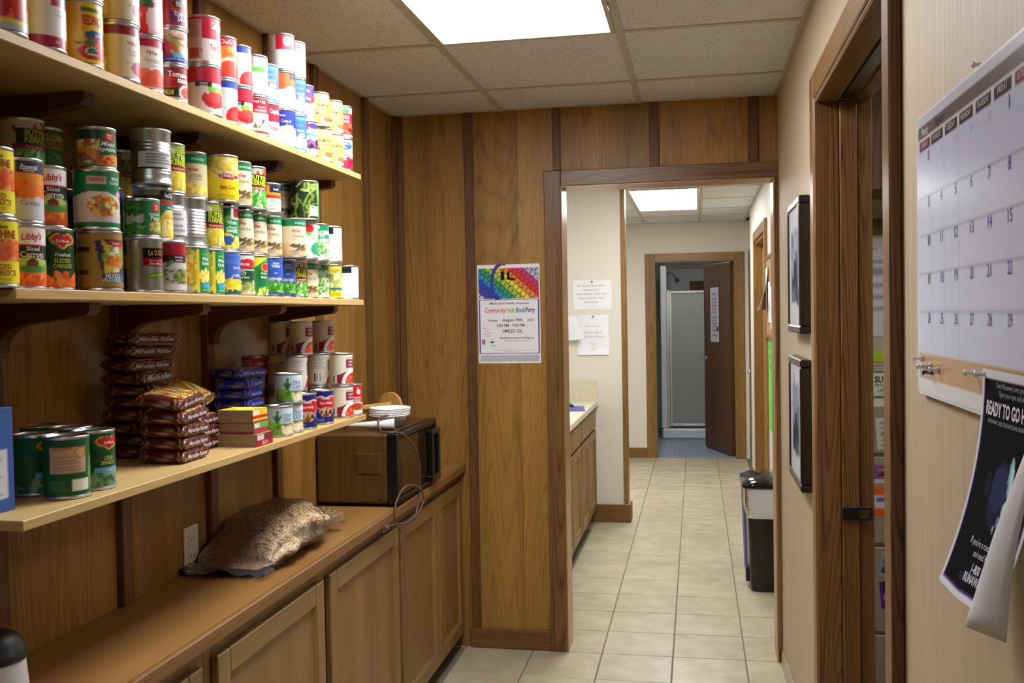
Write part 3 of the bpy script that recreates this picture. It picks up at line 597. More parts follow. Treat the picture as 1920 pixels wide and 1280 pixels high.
def d_green_peas():
    a = A('#d8ead8'); a.blobs(-1, .06, 2, .64, ['#5fae42', '#83c75e', '#3f8f34', '#a4da80'], 330, .05, .028, 8); a.band(.62, 1, '#1b8a52'); a.rect(.1, .74, 1.1, .86, '#dcebdc'); a.text('PRIDE', .56, .76, .09, '#1b7a4a', wmax=1.0).text('SWEET PEAS', .56, .645, .075, '#eef6ec', wmax=1.1).text('', .5, .5, .1, '#ffffff'); a.rect(.36, .9, .62, 1, '#e8f0e6'); return a
def d_artichoke():
    a = A('#eadf5a'); a.band(0, .19, '#f0d924'); a.blobs(-.1, .26, 1.1, .72, ['#a9b85a', '#d8d890', '#7f9a44', '#f0ecc0'], 50, .14, .08, 3); a.rect(.45, .24, 1.2, .32, '#2f6a8a'); a.text('CENTO', .76, .80, .12, '#d8742c', wmax=.9).text('ARTICHOKE', .62, .06, .09, '#c06a1c', wmax=1.25); return a
def d_white_black():
    a = A('#e9e9ef'); a.rect(-1, .80, .62, 1, '#191a26'); a.text('TOPS', .76, .82, .14, '#d9c9d4', bold=0, wmax=.7).text('SWEET', .74, .46, .07, '#a9a9b8', bold=0, wmax=.7).text('PEAS', .74, .38, .05, '#b4b4c2', bold=0).text('NET WT 15 OZ', .66, .05, .035, '#55556a', wmax=.8); return a
def d_bean_picture():
    a = A('#2c3a20'); a.blobs(-.6, .0, .88, 1, ['#8fb04a', '#a9c862', '#6f9238', '#b8d27a', '#4a3c2c', '#5a3a30'], 60, .20, .035, 9); a.rect(.90, 0, 1.6, 1, '#3fae4a'); a.ell(.97, .8, .10, .3, '#7fd06a'); a.rect(.62, .06, .90, .34, '#d6dce0'); a.lines(.64, .08, .88, .32, '#8d949a', 4); return a
def d_dark_can():
    a = A('#1c2420'); a.rect(.3, .3, 1.1, .8, '#22302a'); a.blobs(0, 0, 1, .3, ['#2c3a24', '#38482c'], 20, .12, .06, 2); return a
def d_plain():
    a = A('#b9a98a'); a.band(.8, 1, '#8a5a3a'); a.band(0, .1, '#8f7f60'); return a
def d_tomato_yellow():
    a = A('#e6c92a'); a.rect(-1, .12, .96, .86, '#8a3aa0'); a.ell(.35, .52, .58, .42, '#a81c1c'); a.blobs(-.1, .2, .85, .75, TOM + ['#7a1414'], 22, .26, .16, 4); a.band(0, .10, '#b9b7bd'); a.band(.1, .17, '#e8cf3a'); return a
def d_white_red():
    a = A('#ebe6ec'); a.band(0, .17, '#b01844'); a.ell(.72, 1.02, .85, .34, '#c01e3e'); a.rect(.74, .74, 1.1, 1, '#3a3f7c'); a.ell(.12, .68, .50, .26, '#ebe6ec'); a.lines(.02, .22, .16, .8, '#8a8690', 16); a.text('Diced', .82, .60, .05, '#b05a70', bold=0).text('Tomatoes', .80, .52, .055, '#b05a70', bold=0, wmax=.6).text('NET WT', .8, .06, .04, '#f0c8d0'); return a
def d_yellow_red():
    a = A('#f0c41c'); a.ell(.15, .5, .4, .6, '#e5ac14'); a.rect(.40, .86, 1.1, .92, '#3a7a30'); a.ell(.80, .46, .34, .09, '#1f5f88'); a.ell(.78, .38, .28, .06, '#c22a48'); a.ell(.64, .18, .32, .13, '#c02a2c'); a.ell(.66, .19, .18, .07, '#e8d6c8'); a.ell(.66, .19, .14, .05, '#3a6a5a'); a.rect(.78, .05, 1.1, .34, '#d83428'); a.blobs(.3, .3, .7, .36, ['#3f7f34'], 6, .1, .03, 2)
    a.text('REDPACK', .70, .63, .16, '#c02418', bold=.03, wmax=1.15).text('DICED', .82, .44, .05, '#dfeaf2', wmax=.5); return a
def d_burgundy_tomato():
    a = A('#e9dfc8'); a.band(.82, 1, '#8a1f3c'); a.rect(-1, 0, .24, .82, '#cbb982'); a.rect(.24, 0, .52, .82, '#dccfa6'); a.ell(.98, .20, .24, .16, '#a85a78'); a.ell(1.0, .19, .17, .12, '#c8405a'); a.bars(.04, .08, .16, .34); a.lines(.0, .40, .18, .78, '#9a8a60', 8)
    a.text('HyVee', .78, .64, .085, '#c0314a', wmax=.6).text('Crushed', .80, .50, .06, '#8a8272', bold=0, wmax=.65).text('TOMATOES', .80, .43, .045, '#8a8272', bold=0, wmax=.6).text('NET WT', .70, .27, .03, '#5a6a8a'); return a
def d_whole_tomato():
    a = A('#eee8dc'); a.band(.84, 1, '#b41c48'); a.blobs(.35, .02, 1.05, .30, ['#e8604a', '#f07f62', '#d8402e'], 9, .24, .16, 14, rot=.4); a.ell(.75, .34, .16, .07, '#e0553f'); a.band(0, .03, '#c8c6c8'); a.text('HyVee', .62, .70, .075, '#c0314a', wmax=.6).text('WHOLE PEELED', .72, .53, .075, '#8a8272', bold=0, wmax=1.25).text('Tomatoes', .66, .45, .04, '#a07a72', bold=0); return a
def d_red_tomato():
    a = A('#c9263a'); a.ell(.40, .28, .34, .24, '#e03a2e'); a.ell(.34, .36, .10, .06, '#f08a6a'); a.rect(.55, 0, 1.2, .9, '#e2b7c2'); a.ell(.8, .3, .3, .25, '#eed6da'); a.rect(-1, .55, .5, .8, '#3a3a2c'); a.blobs(.1, .6, .6, .9, ['#4f7f3c', '#35602c', '#c83030'], 14, .15, .08, 3); return a
def d_tomato_sauce():
    a = A('#173a2a'); a.blobs(.1, .38, 1.1, .92, ['#a81f22', '#c22a2a', '#7f1518', '#8c1a1c'], 30, .2, .14, 6); a.ell(.98, .22, .34, .28, '#f0e6e0'); a.ell(1.0, .22, .28, .23, '#e0444a'); a.band(0, .05, '#c8c4cc'); a.rect(.05, .06, .55, .34, '#14301f'); a.rect(.05, .36, .55, .39, '#d8403a')
    a.text('Tomato', .66, .70, .18, '#f6f2ec', bold=.03, wmax=1.35).text('sauce', .80, .53, .18, '#f6f2ec', bold=.03, wmax=.9).text('VALUE', .32, .13, .15, '#e9de30', bold=.03, shear=.2, wmax=.7); return a
def d_green_sauce():
    a = A('#c9a890'); a.rect(-1, 0, .2, 1, '#8a5040'); a.ell(.32, .45, .28, .36, '#a81f2a'); a.blobs(.4, .3, 1, .9, ['#8fae5a', '#c8d0a0', '#d85a44', '#f0e6d6'], 30, .16, .10, 5); a.band(0, .18, '#3450a4'); a.ell(.68, .22, .16, .1, '#6fb8d0'); a.text('Contadina', .74, .72, .12, '#d02c3a', wmax=.9).text('tomato sauce', .6, .06, .07, '#dfe6f4', wmax=1.0); return a
def d_red_sauce():
    a = A('#a8303a'); a.rect(-1, 0, .22, 1, '#b5705a'); a.rect(.28, .1, 1.2, .92, '#c43a34'); a.rect(.33, .12, .38, .9, '#5a2a58'); a.ell(.66, .66, .22, .15, '#3a3034'); a.rect(.40, .08, 1.2, .42, '#6a2a68'); a.text('Shur', .66, .66, .1, '#e8dcdc', shear=.2).text('Fine', .66, .58, .09, '#e8dcdc', shear=.2).text('TOMATO', .72, .27, .16, '#f4eef2', wmax=.95).text('SAUCE', .78, .12, .15, '#f4eef2', wmax=.8); return a
def d_pantry_soup():
    a = A('#e6e2dc'); a.band(.66, 1, '#c2203a'); a.ell(.70, .30, .42, .27, '#f0eee8'); a.ell(.70, .30, .34, .21, '#d02a34'); a.ell(.70, .34, .26, .12, '#dc4a4a'); a.tri((.40, .56), (.52, .38), (.58, .42), '#e8e8ea'); a.rect(.18, .56, .66, .68, '#2c1c20'); a.rect(.52, .46, 1.2, .58, '#83c83a'); a.rect(-1, 0, .10, .66, '#d2cec8'); a.text('market', .42, .625, .045, '#f0eaea', wmax=.5).text('pantry', .42, .572, .045, '#f0eaea', wmax=.5).text('tomato soup', .86, .50, .045, '#f6faf0', wmax=.5); return a
def d_red_soup():
    a = A('#efe9e6'); a.band(.52, 1, '#c8203a'); a.rect(-1, .05, .36, .95, '#c9b0a8'); a.lines(0, .5, .32, .9, '#8a6a66', 9); a.rect(.05, .08, .26, .32, '#b8502c'); a.ell(.33, .25, .03, .03, '#c0314a'); a.rect(.36, 0, .50, .04, '#c8a050'); a.text("Campbell's", .82, .76, .15, '#f6eef0', shear=.35, wmax=1.0).text('Tomato', .78, .28, .13, '#b03050', wmax=.9).text('SOUP', .78, .10, .08, '#a09a9c', bold=0, space=1.3, wmax=.8); return a
def d_bluetop_soup():
    a = A('#e6ecf0'); a.band(.84, 1, '#2448b8'); a.ell(.95, .12, .62, .34, '#d8ecf2'); a.ell(.98, .10, .50, .30, '#d2242c'); a.ell(1.0, .14, .36, .16, '#de4444'); a.tri((.05, .5), (.55, .25), (.56, .27), '#a8c4cc'); a.text('Tomato', .72, .56, .09, '#9fc3cc', bold=0, wmax=.8); return a
def d_orange_soup():
    a = A('#f08a34'); a.band(.80, 1, '#c8203a'); a.ell(.70, .18, .52, .32, '#f6d9c0'); a.ell(.74, .16, .45, .27, '#dc4530'); a.text("Chef's", .58, .85, .11, '#f6eef0', shear=.2, wmax=.8).text('Tomato', .74, .56, .11, '#b8461c', bold=0, wmax=.85); return a
def d_mushroom_soup():
    a = A('#ece6dc'); a.rect(.0, .80, .32, .96, '#141214'); a.rect(.32, .80, 1.3, .98, '#a81c34'); a.rect(.36, .56, 1.3, .80, '#c2243c'); a.ell(.55, .24, .46, .22, '#bdb6a8'); a.ell(.55, .26, .40, .18, '#efeae0'); a.blobs(.3, .15, .8, .36, ['#8a8474', '#5f5a4c', '#d8d2c4'], 10, .09, .04, 4); a.band(0, .05, '#8a3a34'); a.text('Food Club', .66, .845, .10, '#f4f4f4', wmax=1.).text('CREAM OF', .74, .71, .045, '#f4e4e6', wmax=.7).text('MUSHROOM', .72, .60, .08, '#f4e4e6', wmax=.95); return a
def d_orange_green_soup():
    a = A('#eef0ee'); a.band(.64, 1, '#cfd2d6'); a.rect(-1, .66, .40, 1, '#ef7a2a'); a.rect(.12, .58, 1.2, .72, '#6ac64a'); a.ell(.55, .40, .35, .12, '#f8f8f6'); a.text('Healthy', .74, .86, .08, '#8a8a92', bold=0, wmax=.6).text('Chicken Noodle', .62, .28, .05, '#b0b0b4', bold=0, wmax=.8); return a
def d_blue_soup():
    a = A('#3f6fc8'); a.band(0, .34, '#f0e6c4'); a.band(0, .06, '#3aa0d8'); a.band(.92, 1, '#58a8e0')
    for k in range(9): a.rect(-1, .56 + .04*k, .8, .57 + .04*k, '#6a90d8')
    a.blobs(0, .08, 1, .32, ['#f4eed6', '#e0cf9a', '#f8f4e4'], 16, .16, .06, 3); a.text('Great Value', .74, .54, .07, '#eef2fa', wmax=.7).text('CREAM OF', .76, .46, .05, '#eef2fa', wmax=.6).text('CHICKEN', .76, .38, .07, '#eef2fa', wmax=.7); return a
def d_blue_cream_soup():
    a = A('#f0ead8'); a.rect(-1, .30, 1.5, 1, '#2c3fae'); a.rect(-1, .0, .10, 1, '#a8502c'); a.ell(.6, .22, .70, .34, '#dccf9c'); a.ell(.62, .20, .60, .30, '#f3ecd2'); a.text('Great', .44, .84, .075, '#f2f4fb', wmax=.6).text('Cream of', .62, .66, .09, '#e8ecf8', wmax=.8).text('Celery', .76, .53, .09, '#e8ecf8', wmax=.7); return a
def d_orange_white_soup():
    a = A('#f1f0ee'); a.band(.52, 1, '#ee6a2c'); a.rect(.70, .82, 1.3, 1, '#3a3a3c'); a.ell(.72, .50, .24, .12, '#e2eadb'); return a
def d_red_white_soup():
    a = A('#f0eeec'); a.band(.56, 1, '#cf1f34'); a.rect(-1, 0, .22, 1, '#d8cfc8'); a.ell(.68, .82, .18, .14, '#b0b6c0'); a.ell(.55, .30, .12, .14, '#ece0b8'); a.text('Shur', .68, .84, .08, '#4a4a5a', shear=.2).text('Fine', .68, .76, .07, '#4a4a5a', shear=.2); return a
def d_cream_white_soup():
    a = A('#efead6'); a.band(.80, 1, '#e8a8b4'); a.band(0, .12, '#c8e4d8'); a.blobs(.1, .2, 1, .5, ['#f3e6a8', '#f7f3dd', '#e6dcb4'], 10, .2, .09, 3); a.text("Chef's", .62, .84, .10, '#cf2f48', wmax=.7).text('Chicken', .6, .58, .08, '#cbbf8a', bold=0, wmax=.7); return a
def d_berry_pie():
    a = A('#efe9f0'); a.band(.18, .42, '#4a2a58'); a.blobs(-1, .16, 2, .42, ['#4a2450', '#6a3a74', '#2f1838', '#8a5a90'], 70, .11, .06, 4); a.rect(.1, .76, .6, 1, '#c02a4c'); a.ell(.82, .9, .22, .1, '#4a3a88'); a.rect(.5, .56, 1.2, .66, '#5f9ad0'); a.rect(.0, .5, .5, .54, '#d8604a'); return a
def d_purple_pie():
    a = A('#eee6ec'); a.band(.62, 1, '#4a3fae'); a.ell(.66, .62, .34, .15, '#c82a44'); a.rect(.3, .12, .9, .34, '#f6d9d0'); a.text('Pie', .66, .82, .1, '#e8e4f8', shear=.2).text('Filling', .66, .58, .1, '#f6eaec', shear=.2, wmax=.7); return a
def d_pumpkin():
    a = A('#f0c85c'); a.ell(.3, .6, .5, .3, '#f6dc8c'); a.band(.86, 1, '#f4d67c'); a.ell(.36, .36, .20, .13, '#d8944a'); a.ell(.36, .36, .14, .09, '#f6e6c0'); a.ell(.36, .36, .08, .05, '#d86a3a'); a.ell(.82, .14, .32, .14, '#f5efe6'); a.ell(.84, .18, .24, .09, '#c9702c'); a.rect(.7, .8, 1.1, .95, '#f4ddd0'); a.text('PUMPKIN', .66, .58, .10, '#6a4a1c', wmax=1.1).text('100% PURE', .58, .72, .04, '#8a6420', wmax=.7).text('PIE MIX', .66, .48, .05, '#c0602a', wmax=.6); return a
def d_cranberry():
    a = A('#edf0f6'); a.ell(.62, .80, .34, .15, '#2f62b0'); a.ell(.60, .80, .26, .10, '#e8f0f8'); a.ell(.74, .78, .18, .06, '#2f62b0'); a.band(0, .30, '#b41c44'); a.blobs(-1, .02, 2, .34, ['#c8284c', '#8f1236', '#dc5070'], 40, .15, .09, 3); a.rect(.0, .42, 1.2, .50, '#f0c8d2'); a.text('Cranberry', .66, .44, .08, '#a8204a', wmax=.8); return a
def d_ranch_beans():
    a = A('#b01c2a'); a.band(.80, 1, '#d6d9d2'); a.ell(.62, .88, .22, .09, '#2f8a4a'); a.band(.0, .40, '#7a2a1c'); a.blobs(-1, .06, 2, .40, ['#8a3a24', '#a8543a', '#5f1c12'], 50, .13, .06, 5); a.band(0, .06, '#c8c6c8'); a.text('RANCH', .60, .60, .13, '#f2dcdc', wmax=1.).text('BEANS', .62, .46, .10, '#f2dcdc', wmax=.9); return a
def d_spinach():
    a = A('#0e5a2e'); a.rect(-1, 0, .42, .55, '#2f5a24'); a.blobs(.0, 0, 1.1, .27, ['#3f7a4a', '#6f9a78', '#2a5a34', '#8fae90'], 60, .13, .045, 6); a.ell(.24, .42, .22, .32, '#3c6428'); a.rect(.42, .27, 1.2, .72, '#0b4c28'); a.rect(.50, .26, 1.2, .35, '#6fa8d4'); heart(a, .84, .82, .30, .14, '#e3c23a'); heart(a, .84, .825, .26, .12, '#c8242c')
    a.text('Del Monte', .84, .80, .055, '#f6e8dc', wmax=.62).text('LEAF', .82, .50, .075, '#cfd96a', wmax=.5).text('SPINACH', .80, .41, .075, '#cfd96a', wmax=.75).text('15 OZ', .82, .285, .04, '#e8f0f6'); return a
def d_spinach_back():
    a = A('#0d5630'); a.rect(.08, .40, .80, .88, '#c9a78e'); a.rect(.12, .82, .50, .88, '#c8843a'); a.ell(.68, .77, .14, .11, '#b8742c'); a.ell(.68, .77, .10, .08, '#d8b070'); a.lines(.13, .45, .70, .72, '#a3826c', 7); a.bars(.46, .08, .86, .30, 10); a.ell(.94, .4, .06, .3, '#5c9a54'); a.lines(.05, .10, .38, .28, '#3c7a50', 4); return a
def d_giant_corn():
    a = A('#bcd9ea'); a.band(0, .40, '#6fae3c'); a.ell(.2, .36, .4, .12, '#8fc850'); a.ell(.75, .30, .5, .10, '#5f9a38'); a.rect(-1, 0, .02, 1, '#d2d0d8'); a.rect(.55, .45, 1.3, 1, '#d6e6f0'); a.blobs(.48, .04, 1.0, .28, ['#f2e2b0', '#f7f0d8', '#e6c98a'], 22, .09, .06, 3)
    a.ell(.38, .60, .085, .16, '#2f6a34'); a.ell(.38, .84, .045, .075, '#3f7a3e'); a.rect(.33, .22, .37, .50, '#35733a'); a.rect(.40, .22, .44, .50, '#35733a'); a.ell(.29, .62, .025, .10, '#2f6a34', .5); a.ell(.47, .62, .025, .10, '#2f6a34', -.5)
    a.text('STEAM', .76, .64, .15, '#2a3f8c', bold=0, wmax=.75).text('CRISP', .76, .47, .15, '#2a3f8c', bold=0, wmax=.75).text('whole kernel', .74, .36, .05, '#c04a7a', bold=0, wmax=.6); return a
def d_heart_soup():
    a = A('#1f2478'); heart(a, .62, .56, .50, .34, '#f2e8e4'); heart(a, .62, .56, .46, .31, '#c8202c'); m = a.inell(.62, .32, .30, .22) ; a.ell(.62, .34, .30, .15, '#f0dcd0'); a.ell(.62, .31, .28, .16, '#4a2a1c'); a.blobs(.4, .16, .86, .44, ['#8a5a34', '#c8a070', '#5c2f1c', '#d8b88a'], 34, .07, .04, 4, mask=a.inell(.62, .31, .27, .15)); a.rect(-1, .04, .5, .13, '#2b6ac0'); a.text('Healthy', .60, .76, .09, '#eef0fa', shear=.2, wmax=.8).text('Heart Healthy', .62, .60, .085, '#f6e8e4', wmax=1.15); return a
def d_swoosh_soup():
    a = A('#ece5cf'); a.rect(.62, .55, 1.4, .86, '#8c1c46'); a.tri((.20, 0), (.20, .30), (.70, .42), '#8c1c46'); a.rect(.20, 0, .5, .22, '#8c1c46'); a.tri((.2, .28), (.72, .46), (.72, .2), '#8c1c46'); a.ell(1.05, .05, .64, .48, '#efeef0'); a.ell(1.08, .02, .52, .38, '#d2302c'); a.blobs(.62, 0, 1.1, .36, TOM + ['#e8803a'], 40, .09, .05, 3, mask=a.inell(1.08, .02, .52, .38)); a.bars(.03, .05, .14, .28, 5); a.rect(.62, .88, 1.2, .93, '#b8b29c'); a.text('Vegetable', .84, .73, .08, '#f2dce4', wmax=.62).text('Vegetarian', .84, .62, .075, '#f2dce4', wmax=.62); return a
def d_back_soup():
    a = A('#e4ddc8'); a.rect(.18, .50, .84, .94, '#e2e0de'); a.lines(.22, .52, .78, .92, '#a29c94', 10); a.bars(.28, .06, .62, .36, 12); a.tri((.80, .0), (1.0, .0), (.98, .36), '#8c1c46'); a.rect(.92, .4, 1.2, .86, '#6a2a58'); return a
def d_red_circle_soup():
    a = A('#cf2028'); a.ell(.62, .26, .40, .17, '#f2e6dc'); a.ell(.64, .25, .32, .13, '#b84a28'); a.ell(.72, .78, .10, .09, '#f2e4dc'); a.band(0, .10, '#ece6e2'); a.text('Vegetable', .66, .55, .07, '#f6e4e2', wmax=.9).text('Vegetable', .66, .46, .07, '#f6e4e2', wmax=.9).text('V', .66, .86, .08, '#f6e4e2'); return a
# what each design looks like, in words: (full, short)
WORDS = dict(
 sunshine_carrots=('yellow and orange sliced carrot can', 'yellow carrot can'), sunshine_green=('dim green can with yellow band', 'yellow-banded can'),
 barn_carrots=('dark carrot can with red barn picture', 'red barn can'), orange_carrots=('orange carrot can with navy corner', 'orange carrot can'),
 heart_carrots=('green carrot can with red heart emblem', 'green carrot can'), brown_mixed=('tan mixed vegetable can with dark picture panel', 'tan vegetable can'),
 green_mixed=('green can showing a bowl of mixed vegetables', 'green vegetable can'), mixed_small=('short dark green mixed vegetable can', 'short vegetable can'),
 silver_peas=('silver pea can with black and red band', 'silver pea can'), early_peas=('short green pea can', 'short pea can'), pantry_peas=('white pea can with red top band', 'red-topped pea can'),
 silver_label=('bare silver can with white paper tag', 'tagged silver can'), butter_corn=('yellow corn can with lime lettering', 'yellow corn can'), club_corn=('green corn can with black top strip', 'black-striped corn can'),
 silver_big=('big ribbed silver can with white tag', 'big silver can'), green_corn=('green and yellow corn can', 'green corn can'), silver_ribbed=('ribbed silver can with no label', 'ribbed silver can'),
 cream_golden=('cream corn can with green top band', 'cream corn can'), yellow_baby=('bright yellow baby corn can', 'bright yellow can'), blue_corn=('blue corn can with yellow band', 'blue corn can'), sweet_corn=('green sweet corn can with blue ribbon', 'sweet corn can'),
 heart_beans=('green bean can with red heart emblem', 'red heart can'), cream_beans=('cream bean can with green top', 'cream bean can'), triangle_beans=('green can with yellow triangle', 'yellow triangle can'),
 butter_beans=('green bean can with lime lettering', 'lime-lettered can'), blue_beans=('blue green-bean can', 'blue bean can'), orange_corn=('short orange and white corn can', 'short orange can'), tomato_white=('white can with tomato picture', 'white tomato can'),
 green_peas=('can covered in green peas', 'green pea can'), artichoke=('yellow artichoke can', 'artichoke can'), white_black=('white can with black corner', 'black-cornered can'), bean_picture=('big can covered in green bean picture', 'bean picture can'), dark_can=('dark can in the shade', 'dark can'), plain=('tan can', 'tan can'),
 tomato_yellow=('yellow and purple can with red tomato', 'yellow-purple can'), white_red=('white can with red bands', 'red-banded white can'), yellow_red=('tall yellow can with red lettering', 'tall yellow can'),
 burgundy_tomato=('cream can with burgundy top band', 'burgundy-topped can'), whole_tomato=('cream can showing whole tomatoes', 'whole tomato can'), red_tomato=('red and pink tomato can', 'pink tomato can'),
 tomato_sauce=('small dark green tomato sauce can', 'small green sauce can'), green_sauce=('small can with blue bottom band', 'small blue-banded can'), red_sauce=('small red and purple sauce can', 'small purple can'),
 pantry_soup=('red-topped tomato soup can with bowl', 'tomato bowl can'), red_soup=('red and white soup can', 'red-white soup can'), bluetop_soup=('white tomato soup can with blue rim', 'blue-rimmed soup can'), orange_soup=('orange tomato soup can', 'orange soup can'),
 mushroom_soup=('red and cream mushroom soup can', 'mushroom soup can'), orange_green_soup=('white soup can with green stripe', 'green-striped can'), blue_soup=('blue cream soup can', 'blue soup can'), blue_cream_soup=('deep blue soup can with cream bowl', 'deep blue soup can'),
 orange_white_soup=('orange and white soup can', 'orange-white can'), red_white_soup=('red-banded white can', 'red-banded can'), cream_white_soup=('pale cream soup can', 'pale soup can'), berry_pie=('white can showing dark berries', 'dark berry can'), purple_pie=('purple-topped pie filling can', 'purple-topped can'),
 pumpkin=('golden pumpkin can', 'pumpkin can'), cranberry=('white and crimson cranberry can', 'cranberry can'), ranch_beans=('red bean can with pale top', 'red bean can'), spinach=('green leaf spinach can', 'spinach can'), spinach_back=('green spinach can turned to its tan panel', 'turned spinach can'),
 giant_corn=('short corn can with green figure', 'green figure can'), heart_soup=('navy soup can with big red heart', 'navy heart can'), swoosh_soup=('cream soup can with maroon swoosh', 'maroon swoosh can'), back_soup=('cream soup can turned to its printed back', 'turned soup can'), red_circle_soup=('red vegetable soup can', 'red soup can'))
CT = dict(s=(.0372, .107), c=(.0325, .0985), k=(.0328, .076), m=(.0385, .109), t=(.0345, .116), v=(.0355, .080), w=(.0375, .108))
def can_body(r, h, ribs=False):
    mb = MB(); p = [(.001, .004), (r-.004, .004), (r-.003, .0012), (r-.0006, 0), (r+.0010, .0008), (r+.0012, .0035), (r-.0003, .0055)]
    if ribs:
        n = 9; z0, z1 = h*.22, h*.80; p.append((r-.0003, z0-.004))
        for k in range(n):
            z = z0 + (z1-z0)*k/n; d = (z1-z0)/n; p += [(r-.0004, z), (r-.0022, z+d*.5), (r-.0004, z+d)]
    p += [(r-.0003, h-.0055), (r+.0012, h-.0035), (r+.0010, h-.0008), (r-.0006, h), (r-.003, h-.0012), (r-.0035, h-.0045), (r-.009, h-.0045), (r-.011, h-.0035), (r-.013, h-.0045), (.001, h-.0045)]
    return mb.lathe(p, 36).mesh('food_can', M_tin)
